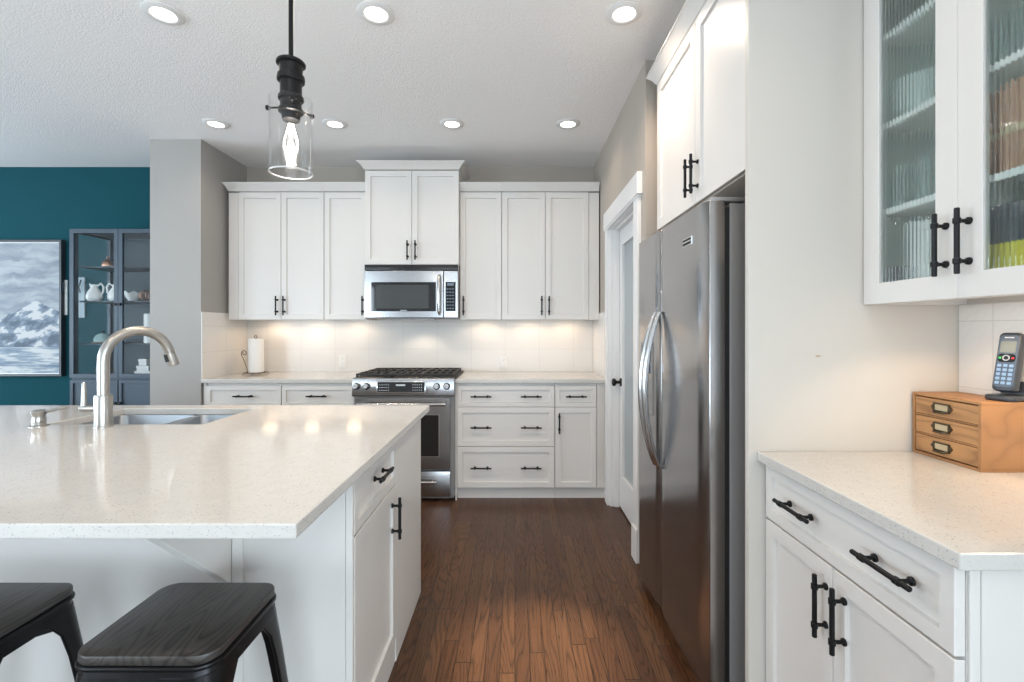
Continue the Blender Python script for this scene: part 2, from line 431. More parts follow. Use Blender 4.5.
b = B(); ring(b, 0, 0.733, 0, 2.005, 0.115, 0, 0.035, 0.115, 0.235); obj('door_slab', b, M_trim, d, 0, 0.002)
b = B(); ring(b, 0.108, 0.625, 0.228, 1.897, 0.014, -0.006, 0.02); obj('glazing_bead', b, M_trim, d, 0, 0.001)
M_frost = pbr('frosted_glass', (0.50, 0.56, 0.58), 0.28, Transmission_Weight=0.35)
b = B(); box(b, 0.116, 0.617, 0.012, 0.018, 0.236, 1.889); obj('pane', b, M_frost, d, 0)
b = B(); Mk = Matrix.Translation((0.062, 0, 0.905)) @ Matrix.Rotation(PI / 2, 4, 'X')
lathe(b, [(0, 0), (0.030, 0), (0.031, 0.004), (0.028, 0.008), (0.012, 0.010), (0.010, 0.030), (0.014, 0.036), (0.026, 0.044), (0.029, 0.054), (0.025, 0.063), (0.012, 0.067), (0, 0.067)], 24, M=Mk)
obj('door_knob', b, M_black, d)

# ------------------------------------------------------------------ tile backsplashes and countertops
CT = 0.92; CTH = 0.030
def slab(name, label, x0, x1, y0, y1, hole=None):
    b = B(); xs = [x0, x1]; ys = [y0, y1]
    if hole: xs = [x0, hole[0], hole[1], x1]; ys = [y0, hole[2], hole[3], y1]
    V = {}
    for i, xx in enumerate(xs):
        for j, yy in enumerate(ys):
            V[i, j, 0] = b.verts.new((xx, yy, -CTH)); V[i, j, 1] = b.verts.new((xx, yy, 0))
    nx, ny = len(xs) - 1, len(ys) - 1
    cell = lambda i, j: 0 <= i < nx and 0 <= j < ny and not (hole and i == 1 and j == 1)
    for i in range(nx):
        for j in range(ny):
            if not cell(i, j): continue
            b.faces.new([V[i, j, 1], V[i + 1, j, 1], V[i + 1, j + 1, 1], V[i, j + 1, 1]])
            b.faces.new([V[i, j, 0], V[i, j + 1, 0], V[i + 1, j + 1, 0], V[i + 1, j, 0]])
            for di, dj, p, q in ((-1, 0, (i, j + 1), (i, j)), (1, 0, (i + 1, j), (i + 1, j + 1)), (0, -1, (i, j), (i + 1, j)), (0, 1, (i + 1, j + 1), (i, j + 1))):
                if not cell(i + di, j + dj):
                    b.faces.new([V[(*p, 0)], V[(*q, 0)], V[(*q, 1)], V[(*p, 1)]])
    o = obj(name, b, M_quartz, None, 0, 0.003); o.location = (0, 0, CT)
    return tag(o, label, 'countertop')
slab('countertop', 'white quartz countertop under the paper towel holder', -2.377, -1.224, 3.62, BACK - 0.011)
slab('countertop', 'white quartz countertop over the wide drawer bank beside the pantry door', -0.454, 0.690, 3.62, BACK - 0.011)
SX0, SX1, SY0, SY1 = -1.872, -1.245, 1.905, 2.285
slab('island_countertop', 'large speckled white quartz island top with the sink cut into it', -3.30, -0.427, 0.932, 2.385, (SX0, SX1, SY0, SY1))
slab('countertop', 'white quartz countertop carrying the little wooden drawer chest', 0.753, RXX - 0.011, 0.808, 1.487)

b = B(); box(b, -2.378, 0.690, BACK - 0.0102, BACK - 0.0008, CT - CTH, 1.43); 
tag(obj('tile_backsplash', b, M_tileback, None, 0), 'long white tiled backsplash behind the range', 'backsplash')
b = B(); box(b, -2.3872, -2.379, 3.634, BACK - 0.001, CT - CTH, 1.43)
tag(obj('tile_backsplash', b, M_tileside, None, 0), 'short white tiled side backsplash on the grey wall end by the paper towels', 'backsplash')
b = B(); box(b, 0.691, 0.6992, 3.634, BACK - 0.001, CT - CTH, 1.43)
tag(obj('tile_backsplash', b, M_tileside, None, 0), 'short white tiled side backsplash on the pantry wall beside the door trim', 'backsplash')
b = B(); box(b, RXX - 0.010, RXX - 0.0008, 0.80, 1.487, CT - CTH, 1.374)
tag(obj('tile_backsplash', b, M_tilenear, None, 0), 'white tiled backsplash behind the wooden chest and the phone', 'backsplash')

# ------------------------------------------------------------------ cabinet kit (local: x along the front, front faces -y, z up)
def pull(parent, x, z, vertical, y=-0.02):
    b = B(); L, cc, st = 0.155, 0.048, 0.030
    ax = Vector((0, 0, 1)) if vertical else Vector((1, 0, 0)); c = Vector((x, y - st, z))
    tube(b, [c - ax * L / 2, c + ax * L / 2], 0.0058, 14)
    for s in (-1, 1):
        q = c + ax * cc * s
        tube(b, [q - ax * 0.007, q - ax * 0.006, q + ax * 0.006, q + ax * 0.007], [0.0060, 0.0082, 0.0082, 0.0060], 14)
        tube(b, [q, q + Vector((0, st - 0.008, 0)), q + Vector((0, st - 0.005, 0)), q + Vector((0, st, 0))], [0.0046, 0.0046, 0.0088, 0.0092], 14)
        tube(b, [c + ax * s * (L / 2), c + ax * s * (L / 2 + 0.0015)], [0.0058, 0.0040], 14)
    return obj('handle', b, M_black, parent)

def shaker(x0, x1, z0, z1, rail=0.057, t=0.020, rec=0.0105, bead=0.003, g=0.0020):
    bm = B(); tmp = bmesh.new(); bmesh.ops.create_cube(tmp, size=1)
    x0 += g; x1 -= g; z0 += g; z1 -= g
    for v in tmp.verts: v.co = ((x0 + x1) / 2 + v.co.x * (x1 - x0), -t / 2 - 0.0008 + v.co.y * t, (z0 + z1) / 2 + v.co.z * (z1 - z0))
    bmesh.ops.bevel(tmp, geom=tmp.edges[:], offset=0.0015, segments=1, affect='EDGES')
    f = max((f for f in tmp.faces if f.normal.y < -0.9), key=lambda f: f.calc_area())
    bmesh.ops.inset_individual(tmp, faces=[f], thickness=rail)
    bmesh.ops.inset_individual(tmp, faces=[f], thickness=bead, depth=-rec)
    join(bm, tmp); return bm

def front(root, kind, x0, x1, z0, z1, pulls, rail=0.057):
    if z1 - z0 < 0.2: rail = min(rail, 0.042)
    o = obj(kind, shaker(x0, x1, z0, z1, rail), M_cab, root, 30)
    for (px, pz, vert) in pulls: pull(o, px, pz, vert)
    return o

def crown(root, x0, x1, z0, h, flare, yf, yb, left=True, right=True):
    """sprung crown: sloping face that grows outward; mitred returns at free ends"""
    b = B(); l = flare if left else 0; r = flare if right else 0
    def lv(z, k, ex=0.0): return [b.verts.new(p) for p in ((x0 - l * k - (ex if left else 0), yf - flare * k - ex, z), (x1 + r * k + (ex if right else 0), yf - flare * k - ex, z), (x1 + r * k + (ex if right else 0), yb, z), (x0 - l * k - (ex if left else 0), yb, z))]
    lev = [lv(z0, 0.0), lv(z0 + h * 0.06, 0.10), lv(z0 + h * 0.5, 0.45), lv(z0 + h * 0.88, 0.93), lv(z0 + h * 0.88, 1.0), lv(z0 + h, 1.0)]
    for a, c in zip(lev, lev[1:]):
        for k in range(4): b.faces.new((a[k], a[(k + 1) % 4], c[(k + 1) % 4], c[k]))
    b.faces.new(lev[0][::-1]); b.faces.new(lev[-1])
    return obj('crown', b, M_cab, root, 20)

def carcass(root, x0, x1, d, z0, z1, name='carcass', mat=None):
    b = B(); box(b, x0, x1, 0, d, z0, z1, 0.001); return obj(name, b, mat or M_cab, root, 0)

UB, UT, UD = 1.376, 2.42, 0.31           # upper cabinets: bottom, door top, carcass depth
UY = 3.945
def upper(label, x0, x1, cuts, hx, fill0=0.0, fill1=0.0, left=False, right=False):
    r = thing('wall_cabinet', label, 'cabinet', (x0, UY, 0), 0, 'tall white wall cabinets over the back counter')
    w = x1 - x0
    b = B(); box(b, 0, w, 0, UD - 0.001, UB + 0.03, UT + 0.01); box(b, 0, 0.018, 0, UD - 0.001, UB, UB + 0.03); box(b, w - 0.018, w, 0, UD - 0.001, UB, UB + 0.03)
    box(b, 0.018, w - 0.018, 0, 0.018, UB, UB + 0.03)
    obj('carcass', b, M_cab, r, 0)
    if fill0: b = B(); box(b, -fill0, -0.001, -0.018, 0.02, UB, UT, 0.001); obj('filler_strip', b, M_cab, r, 0)
    if fill1: b = B(); box(b, w + 0.001, w + fill1, -0.018, 0.02, UB, UT, 0.001); obj('filler_strip', b, M_cab, r, 0)
    xs = [0] + cuts + [w]
    for k in range(len(xs) - 1):
        front(r, 'door', xs[k], xs[k + 1], UB, UT, [(hx[k], UB + 0.115, True)], 0.058)
    crown(r, -fill0, w + fill1, UT + 0.011, 0.066, 0.036, -0.02, UD - 0.002, left, right)
    return r
upper('tall white two-door wall cabinet above the paper towel holder', -2.274, -1.569, [0.3525], [0.3525 - 0.03, 0.3525 + 0.03], fill0=0.078, left=True)
upper('narrow white one-door wall cabinet on the paper-towel side of the microwave', -1.5675, -1.219, [], [0.3485 - 0.028])
upper('narrow white one-door wall cabinet on the pantry side of the microwave', -0.452, -0.110, [], [0.030])
upper('tall white two-door wall cabinet next to the pantry wall', -0.1085, 0.607, [0.3575], [0.3575 - 0.03, 0.3575 + 0.03], fill1=0.083)

# raised cabinet over the microwave
r = thing('wall_cabinet', 'raised white two-door wall cabinet above the microwave with flared crown', 'cabinet', (-1.2165, 3.890, 0), 0)
W = 0.762; HB, HT = 1.820, 2.583
carcass(r, 0, W, BACK - 3.890 - 0.002, HB, HT + 0.006)
front(r, 'door', 0, W / 2, HB, HT, [(W / 2 - 0.032, HB + 0.115, True)], 0.060)
front(r, 'door', W / 2, W, HB, HT, [(W / 2 + 0.032, HB + 0.115, True)], 0.060)
crown(r, -0.0, W, HT + 0.007, 0.057, 0.052, -0.02, BACK - 3.890 - 0.004)

# base cabinets on the back wall
BY = 3.660; BH = CT - CTH - 0.0015
def base(label, x0, x1, fronts, fill0=0.0, fill1=0.0, panel0=False):
    r = thing('base_cabinet', label, 'cabinet', (x0, BY, 0), 0, 'white base cabinets on the back wall')
    w = x1 - x0; dd = BACK - 0.012 - BY
    b = B(); box(b, 0, w, 0, dd, 0.087, BH, 0.001); obj('carcass', b, M_cab, r, 0)
    b = B(); box(b, 0, w, 0.02, 0.04, 0.0, 0.086); obj('toe_kick', b, M_cab, r, 0)
    if fill0: b = B(); box(b, -fill0, -0.001, -0.010, 0.010, 0.087, BH); box(b, -fill0, -0.001, 0.021, 0.04, 0, 0.086); obj('filler_strip', b, M_cab, r, 0)
    if fill1: b = B(); box(b, w + 0.001, w + fill1, -0.008, 0.012, 0.087, BH); box(b, w + 0.001, w + fill1, 0.021, 0.04, 0, 0.086); obj('filler_strip', b, M_cab, r, 0)
    if panel0: b = B(); box(b, -0.0105, -0.001, -0.032, 0.2, 0.0, BH); obj('end_panel', b, M_cab, r, 0)
    for kind, a, c, z0, z1, pl in fronts: front(r, kind, a, c, z0, z1, pl)
    return r
D1, D2, D3, D4 = 0.868, 0.706, 0.405, 0.090
w = 0.574
base('white base cabinet below the paper towel holder', -2.354, -1.780, [('drawer', 0, w, D2, D1, [(w / 2 + 0.01, 0.79, False)]), ('door', 0, w / 2, D4, D2, [(w / 2 - 0.03, 0.58, True)]), ('door', w / 2, w, D4, D2, [(w / 2 + 0.03, 0.58, True)])], fill0=0.024)
w = 0.552
base('white base cabinet between the range and the paper-towel-side cabinet', -1.778, -1.226, [('drawer', 0, w - 0.0, D2, D1, [(w / 2, 0.79, False)]), ('door', 0, w / 2, D4, D2, [(w / 2 - 0.03, 0.58, True)]), ('door', w / 2, w, D4, D2, [(w / 2 + 0.03, 0.58, True)])])
w = 0.745
base('wide white base cabinet with three stacked drawers beside the range', -0.442, 0.303, [
    ('drawer', 0, w, D2, D1, [(0.185, 0.787, False), (0.565, 0.787, False)]),
    ('drawer', 0, w, D3, D2, [(0.185, 0.552, False), (0.565, 0.552, False)]),
    ('drawer', 0, w, D4, D3, [(0.185, 0.245, False), (0.565, 0.245, False)])], panel0=True)
w = 0.320
base('narrow white base cabinet with one drawer over one door next to the pantry wall', 0.3045, 0.6245, [
    ('drawer', 0, w - 0.003, D2, D1, [(w / 2, 0.787, False)]), ('door', 0, w - 0.003, D4, D2, [(0.032, 0.585, True)])], fill1=0.064)

# cabinet over the refrigerator, its tall end panel
r = thing('refrigerator_cabinet', 'white two-door cabinet high above the steel refrigerator', 'cabinet', (0.752, 2.462, 0), -PI / 2)
FW = 0.950; FB, FT = 1.806, 2.556
carcass(r, 0, FW, RXX - 0.752 - 0.002, FB, FT + 0.03)
front(r, 'door', 0, 0.520, FB + 0.0, FT, [(0.520 - 0.032, FB + 0.115, True)], 0.072)
front(r, 'door', 0.520, FW, FB + 0.0, FT, [(0.520 + 0.032, FB + 0.115, True)], 0.072)
crown(r, 0, FW, FT + 0.001, 0.060, 0.046, -0.02, RXX - 0.752 - 0.004, True, False)
b = B(); box(b, 0.727, RXX - 0.001, 1.4885, 1.5105, 0, CEIL - 0.002, 0.0012)
p = obj('end_panel', b, M_panel, None, 0)
tag(p, 'tall plain off-white panel between the refrigerator and the glass-door cabinet', 'panel')
b = B(); box(b, 0.936, 0.951, 1.4868, 1.4884, 1.2125, 1.2185, 0.0005); obj('screw_cap', b, pbr('beige_cap', (0.45, 0.36, 0.27), 0.5), p, 0)

# base cabinet and glass-front wall cabinet of the near right-hand counter
r = thing('base_cabinet', 'white base cabinet under the wooden chest, wide drawer over two doors', 'cabinet', (0.798, 1.486, 0), -PI / 2)
w = 1.486 - 0.843; dd = RXX - 0.798 - 0.012
b = B(); box(b, 0.001, w - 0.001, 0, dd, 0.087, BH, 0.001); obj('carcass', b, M_cab, r, 0)
b = B(); box(b, 0.0, w, 0.03, 0.05, 0.0, 0.086); obj('toe_kick', b, M_cab, r, 0)
b = B(); box(b, 0.0, 0.030, -0.012, -0.0005, 0.884, BH, 0.001); obj('filler_strip', b, M_cab, r, 0)
b = B(); box(b, w, w + 0.005, 0.0005, 0.019, 0.0, BH, 0.001); box(b, w, w + 0.004, 0.021, dd, 0.0, BH, 0.001); obj('end_panel', b, M_cab, r, 0)
o = obj('drawer', shaker(0.001, w, 0.718, 0.884, 0.042), M_cab, r, 30); pull(o, 0.184, 0.806, False); pull(o, 0.502, 0.806, False)
o = obj('door', shaker(0.001, 0.316, 0.090, 0.716, 0.057), M_cab, r, 30); pull(o, 0.292, 0.609, True)
o = obj('door', shaker(0.316, w, 0.090, 0.716, 0.057), M_cab, r, 30); pull(o, 0.358, 0.609, True)

GX = 1.103; GB, GT, GW = 1.375, 2.452, 0.643
GY = 1.486
gc = thing('glass_cabinet', 'white wall cabinet with two reeded-glass doors above the chest', 'cabinet', (GX, GY, 0), -PI / 2)
gd = RXX - GX - 0.001
M_inside = pbr('cabinet_inside', (0.42, 0.50, 0.465), 0.5)
b = B(); t = 0.018
box(b, 0, t, 0, gd, GB, GT); box(b, GW - t, GW, 0, gd, GB, GT); box(b, t, GW - t, 0, gd, GB + 0.03, GB + 0.046); box(b, t, GW - t, 0, gd, GT - t, GT)
box(b, t, GW - t, 0, 0.018, GB, GB + 0.03); box(b, t, GW - t, gd - 0.010, gd, GB + 0.046, GT - t)
obj('carcass', b, M_cab, gc, 0)
b = B(); box(b, t, GW - t, gd - 0.013, gd - 0.0102, GB + 0.0465, GT - t); box(b, t, t + 0.0015, 0.004, gd - 0.0102, GB + 0.0465, GT - t); box(b, GW - t - 0.0015, GW - t, 0.004, gd - 0.0102, GB + 0.0465, GT - t); box(b, t, GW - t, 0.004, gd - 0.0102, GB + 0.0462, GB + 0.0478)
obj('lining', b, M_inside, gc, 0)
SH = [1.640, 1.896, 2.160]
for z in SH:
    b = B(); box(b, t + 0.002, GW - t - 0.002, 0.006, gd - 0.014, z, z + 0.018, 0.001); obj('shelf', b, M_white, gc, 0)
mg = bpy.data.materials.new('reeded_glass'); mg.use_nodes = True
pg = mg.node_tree.nodes['Principled BSDF']; pg.inputs['Base Color'].default_value = (0.90, 0.97, 0.95, 1); pg.inputs['Roughness'].default_value = 0.0
pg.inputs['Transmission Weight'].default_value = 1.0; pg.inputs['IOR'].default_value = 1.40
_t = mg.node_tree.nodes.new('ShaderNodeBsdfTransparent'); _t.inputs[0].default_value = (0.93, 0.97, 0.96, 1); _m = mg.node_tree.nodes.new('ShaderNodeMixShader'); _m.inputs[0].default_value = 0.84
mg.node_tree.links.new(_t.outputs[0], _m.inputs[1]); mg.node_tree.links.new(pg.outputs[0], _m.inputs[2]); mg.node_tree.links.new(_m.outputs[0], mg.node_tree.nodes['Material Output'].inputs[0])
def reeded(x0, x1, z0, z1, y, pitch=0.0120, amp=0.0009):
    bm = B(); n = int((x1 - x0) / pitch) * 10; A = []
    for k in range(n + 1):
        xx = x0 + (x1 - x0) * k / n; c = abs(math.sin(PI * (xx - x0) / pitch))
        A.append([bm.verts.new((xx, y - 0.002 - amp * 2 * c, zz)) for zz in (z0, z1)] + [bm.verts.new((xx, y + 0.002, zz)) for zz in (z0, z1)])
    for p_, q in zip(A, A[1:]):
        bm.faces.new((p_[0], q[0], q[1], p_[1])); bm.faces.new((q[2], p_[2], p_[3], q[3]))
        bm.faces.new((p_[1], q[1], q[3], p_[3])); bm.faces.new((q[0], p_[0], p_[2], q[2]))
    bm.faces.new((A[0][0], A[0][1], A[0][3], A[0][2])); bm.faces.new((A[-1][1], A[-1][0], A[-1][2], A[-1][3]))
    return bm
for x0, x1, hx in ((0.001, 0.3165, 0.3165 - 0.030), (0.3175, GW - 0.001, 0.3175 + 0.030)):
    b = B(); ring(b, x0, x1, GB, GT, 0.062, -0.0208, -0.0008); o = obj('door', b, M_cab, gc, 0, 0.0015)
    obj('pane', reeded(x0 + 0.058, x1 - 0.058, GB + 0.058, GT - 0.058, -0.010), mg, o, 60)
    pull(o, hx, GB + 0.135, True, -0.0208)

# ------------------------------------------------------------------ kitchen island
IX = -0.465; IY0, IY1 = 1.369, 2.36; IL = -3.26
isl = thing('kitchen_island', 'white kitchen island body under the speckled sink countertop', 'island', (-1.86, 1.86, 0))
isl_off = Vector((1.86, -1.86, 0))
def ipart(name, fn, mat=M_cab, sm=0, bev=0.0):
    b = B(); fn(b); bmesh.ops.translate(b, vec=isl_off, verts=b.verts); return obj(name, b, mat, isl, sm, bev)
ipart('back_panel', lambda b: (box(b, IL, -0.780, IY0 + 0.001, IY0 + 0.02, 0, BH), box(b, -0.779, IX - 0.021, IY0 + 0.001, IY0 + 0.02, 0, BH)))
ipart('batten', lambda b: (box(b, -0.806, -0.776, IY0 - 0.009, IY0, 0, BH, 0.0015)))
ipart('far_side', lambda b: box(b, IL, IX - 0.02, IY1 - 0.02, IY1, 0.0, BH))
ipart('end_panel', lambda b: box(b, IL, IL + 0.02, IY0 + 0.021, IY1 - 0.021, 0, BH))
ipart('end_panel', lambda b: box(b, IX - 0.020, IX, 1.869, IY1 + 0.001, 0.0, BH, 0.001))
ipart('cabinet_side', lambda b: (box(b, IX - 0.040, IX - 0.021, IY0 + 0.021, 1.868, 0.0, BH), box(b, IX - 0.020, IX, IY0 + 0.0, IY0 + 0.014, 0.0, BH, 0.001), box(b, IX - 0.020, IX - 0.004, IY0 + 0.015, 1.868, 0.0, 0.086)))
ipart('corbel', lambda b: prism(b, [(IY0 - 0.010, BH), (1.03, BH), (1.03, BH - 0.02), (IY0 - 0.010, 0.575)], -0.832, -0.806, 'x', 0.0015, 1))
ipart('corbel', lambda b: prism(b, [(IY0 - 0.010, BH), (1.03, BH), (1.03, BH - 0.02), (IY0 - 0.010, 0.575)], -2.45, -2.424, 'x', 0.0015, 1))
def iface(name, y0, y1, z0, z1, rail, pulls):
    b = shaker(0, y1 - y0, z0, z1, rail); o = obj(name, b, M_cab, isl, 30)
    o.location = Vector((IX - 0.020, y0, 0)) + isl_off; o.rotation_euler = (0, 0, PI / 2)
    for (px, pz, v) in pulls: pull(o, px, pz, v)
iface('drawer', 1.384, 1.867, 0.700, 0.872, 0.045, [(0.2415, 0.805, False)])
iface('door', 1.384, 1.867, 0.088, 0.697, 0.060, [(0.420, 0.585, True)])

# ------------------------------------------------------------------ sink, faucet, soap dispenser
sk = thing('sink', 'double-bowl stainless sink set under the island countertop', 'sink', (SX0, SY0, CT - CTH - 0.001))
sw, sd_ = SX1 - SX0, SY1 - SY0
def bowl(name, x0, x1):
    b = B(); D = 0.19
    lv = []
    for dz, ins, rr in ((0, 0.0, 0.03), (-0.004, 0.002, 0.03), (-D + 0.03, 0.010, 0.045), (-D, 0.035, 0.06)):
        lv.append([b.verts.new((x, y, dz)) for x, y in rrect(x0 + ins, x1 - ins, -0.004 + ins, sd_ + 0.004 - ins, rr, 5)])
    for a, c in zip(lv, lv[1:]):
        n = len(a)
        for k in range(n): b.faces.new((a[k], a[(k + 1) % n], c[(k + 1) % n], c[k]))
    b.faces.new(lv[-1])
    o = obj(name, b, M_sink, sk, 50)
    b = B(); lathe(b, [(0, 0.001), (0.02, 0.001), (0.024, 0.004), (0.043, 0.004), (0.045, 0.0)], 24, ((x0 + x1) / 2, sd_ / 2, -D + 0.001)); obj('drain', b, M_chrome, o)
bowl('bowl', -0.004, sw * 0.56); bowl('bowl', sw * 0.60, sw + 0.004)
b = B(); prism(b, [(sw * 0.555, -0.004), (sw * 0.605, -0.004), (sw * 0.600, 0.0), (sw * 0.56, 0.0)], 0.0, sd_, 'y'); obj('divider', b, M_sink, sk, 30)

FX, FY = -1.60, 1.858
fa = thing('faucet', 'tall brushed-nickel gooseneck faucet arching over the island sink', 'faucet', (FX, FY, CT))
b = B(); lathe(b, [(0, 0), (0.0315, 0), (0.0315, 0.004), (0.0295, 0.006), (0.0290, 0.118), (0.0270, 0.124), (0.0190, 0.1245), (0, 0.1245)], 32); obj('body', b, M_nickel, fa)
ang = math.radians(68); dv = Vector((math.cos(ang) * 0.62, math.sin(ang) * 0.9, 0)).normalized()
dv = Vector((0.46, 0.888, 0)).normalized()
R, H0 = 0.118, 0.255; pts = [Vector((0, 0, 0.120)), Vector((0, 0, 0.19))]
for k in range(0, 25):
    a = PI * k / 24 * (166 / 180)
    pts.append(dv * (R - R * math.cos(a)) + Vector((0, 0, H0 + R * math.sin(a))))
b = B(); tube(b, pts, 0.0195, 20); obj('spout', b, M_nickel, fa)
e = pts[-1]; tdir = (pts[-1] - pts[-2]).normalized()
b = B(); tube(b, [e + tdir * 0.0005, e + tdir * 0.004, e + tdir * 0.006, e + tdir * 0.055, e + tdir * 0.062, e + tdir * 0.064], [0.0205, 0.0205, 0.0185, 0.0215, 0.0210, 0.017], 20); sh = obj('spray_head', b, M_nickel, fa)
sdn = dv.cross(Vector((0, 0, 1))).normalized()
b = B(); c = e + tdir * 0.030 - dv * 0.019; tube(b, [c - tdir * 0.016, c + tdir * 0.016], [0.008, 0.010], 12); obj('spray_button', b, M_dark, sh)
b = B(); tube(b, [(-0.026, 0, 0.072), (-0.085, 0, 0.072), (-0.088, 0, 0.072)], [0.0125, 0.0125, 0.011], 16); hd = obj('handle', b, M_nickel, fa)
b = B(); tube(b, [(-0.076, 0, 0.080), (-0.075, 0, 0.120), (-0.076, 0, 0.170), (-0.078, 0, 0.172)], [0.0095, 0.0085, 0.0060, 0.004], 14); obj('lever', b, M_nickel, hd)

sd = thing('soap_dispenser', 'small nickel soap pump beside the island faucet', 'soap dispenser', (-1.862, 1.87, CT))
b = B(); lathe(b, [(0, 0), (0.030, 0), (0.030, 0.003), (0.022, 0.007), (0.020, 0.014), (0.023, 0.018), (0.0215, 0.026), (0.0195, 0.040), (0.0245, 0.052), (0.025, 0.060), (0.015, 0.064), (0, 0.065)], 24); obj('base', b, M_nickel, sd)
b = B(); tube(b, [(0, 0, 0.056), (0.03, 0.01, 0.057), (0.075, 0.028, 0.069), (0.092, 0.034, 0.073)], [0.006, 0.006, 0.005, 0.0045], 12); obj('nozzle', b, M_nickel, sd)

# ------------------------------------------------------------------ range
RX0, RX1 = -1.2215, -0.456; RW = RX1 - RX0; RY = 3.590
rg = thing('range', 'stainless slide-in gas range with black grates', 'range', (RX0, RY, 0))
rdep = BACK - 0.013 - RY
b = B(); box(b, 0, RW, 0.03, rdep, 0.035, 0.905, 0.002); box(b, 0.05, 0.10, 0.08, 0.13, 0.0, 0.035); box(b, RW - 0.10, RW - 0.05, 0.08, 0.13, 0, 0.035); box(b, 0.05, 0.10, rdep - 0.1, rdep - 0.05, 0.0, 0.035); box(b, RW - 0.1, RW - 0.05, rdep - 0.1, rdep - 0.05, 0.0, 0.035); box(b, 0.01, RW - 0.01, 0.05, 0.07, 0.012, 0.035)
obj('body', b, M_grey, rg, 0)
b = B()   # sloped control fascia
prism(b, [(-0.012, 0.795), (0.03, 0.795), (0.03, 0.930), (0.016, 0.934), (0.000, 0.925), (-0.016, 0.805)], 0.0, RW, 'x', 0.003, 2)
fas = obj('control_panel', b, M_steel, rg, 30)
slope = math.atan2(0.016, 0.12)
Mf = Matrix.Translation((0, -0.008, 0.865)) @ Matrix.Rotation(-slope, 4, 'X')
b = B(); box(b, 0.185, 0.552, -0.0035, 0.006, -0.044, 0.044, 0.002, 2, Mf); obj('display_bezel', b, M_chrome, fas, 30)
b = B(); box(b, 0.192, 0.545, -0.0055, 0.006, -0.037, 0.037, 0.001, 1, Mf)
dsp = obj('display', b, M_blackgloss, fas, 0)
M_lcd = pbr('display_print', (0.55, 0.60, 0.62), 0.4); b = B()
for i in range(5):
    for j in range(3): box(b, 0.205 + i * 0.016, 0.215 + i * 0.016, -0.0064, -0.0054, -0.026 + j * 0.02, -0.022 + j * 0.02, 0, 1, Mf)
obj('key_marks', b, M_lcd, dsp, 0)
b = B()
for i in range(5):
    for j in range(3): box(b, 0.455 + i * 0.016, 0.461 + i * 0.016, -0.0064, -0.0054, -0.026 + j * 0.02, -0.020 + j * 0.02, 0, 1, Mf)
obj('key_marks', b, M_lcd, dsp, 0)
b = B(); box(b, 0.330, 0.400, -0.0064, -0.0054, 0.008, 0.020, 0, 1, Mf); obj('clock_readout', b, M_lcd, dsp, 0)
for kx in (0.031, 0.106, 0.635, 0.710):
    b = B(); Mk = Matrix.Translation((kx, -0.0085, 0.870)) @ Matrix.Rotation(PI / 2 - slope, 4, 'X')
    lathe(b, [(0, 0), (0.026, 0), (0.026, 0.004), (0.0245, 0.006)], 28, M=Mk); o = obj('knob', b, M_dark, fas)
    b = B(); lathe(b, [(0.0215, 0.004), (0.0205, 0.024), (0.018, 0.028), (0, 0.028)], 28, M=Mk); box(b, -0.004, 0.004, -0.019, 0.019, 0.022, 0.034, 0.002, 1, Mk); obj('knob_cap', b, M_chrome, o)
b = B(); box(b, -0.001, RW + 0.001, 0.016, rdep - 0.002, 0.9055, 0.932, 0.004, 2); obj('cooktop', b, pbr('black_enamel', (0.008, 0.008, 0.008), 0.45, spec=0.2), rg, 30)
for k in range(3):
    b = B(); gx0 = 0.012 + k * (RW - 0.024) / 3; gx1 = gx0 + (RW - 0.024) / 3 - 0.004; gy0, gy1 = 0.045, rdep - 0.05
    for yy in (gy0, (gy0 * 2 + gy1) / 3, (gy0 + gy1 * 2) / 3, gy1): box(b, gx0, gx1, yy - 0.006, yy + 0.006, 0.946, 0.960, 0.003)
    for q in range(5): xx = gx0 + 0.006 + q * (gx1 - gx0 - 0.012) / 4; box(b, xx - 0.006, xx + 0.006, gy0, gy1, 0.946, 0.960, 0.003)
    for xx in (gx0 + 0.01, gx1 - 0.01):
        for yy in (gy0, gy1): box(b, xx - 0.008, xx + 0.008, yy - 0.008, yy + 0.008, 0.9315, 0.948, 0.002)
    obj('grate', b, M_iron, rg, 30)
for bx_, by_ in ((0.14, 0.17), (0.14, 0.46), (0.62, 0.17), (0.62, 0.46), (0.38, 0.32)):
    b = B(); lathe(b, [(0, 0), (0.052, 0), (0.05, 0.006), (0.036, 0.008), (0.036, 0.012), (0, 0.0125)], 24, (bx_, by_, 0.932)); obj('burner', b, M_iron, rg)
b = B(); ring(b, 0.022, RW - 0.030, 0.248, 0.780, 0.085, -0.010, 0.028, 0.125, 0.10); od = obj('oven_door', b, M_steel, rg, 0, 0.003)
b = B(); box(b, 0.100, RW - 0.108, -0.006, 0.020, 0.340, 0.663, 0.001); obj('oven_window', b, M_blackgloss, od, 0)
b = B(); ring(b, 0.100, RW - 0.108, 0.340, 0.663, 0.008, -0.013, -0.006); obj('window_frame', b, M_chrome, od, 0)
b = B(); tube(b, [(0.050, -0.055, 0.740), (RW - 0.058, -0.055, 0.740)], 0.0125, 16)
for xx in (0.075, RW - 0.083): tube(b, [(xx, -0.055, 0.740), (xx, -0.009, 0.740)], 0.009, 12)
obj('handle', b, M_chrome, od)
b = B(); box(b, 0.022, RW - 0.030, -0.008, 0.028, 0.040, 0.232, 0.003, 2); dr = obj('drawer', b, M_steel, rg, 30)
b = B(); tube(b, [(0.12, -0.045, 0.160), (RW - 0.128, -0.045, 0.160)], 0.0115, 16)
for xx in (0.15, RW - 0.158): tube(b, [(xx, -0.045, 0.160), (xx, -0.007, 0.160)], 0.009, 12)
obj('handle', b, M_chrome, dr)

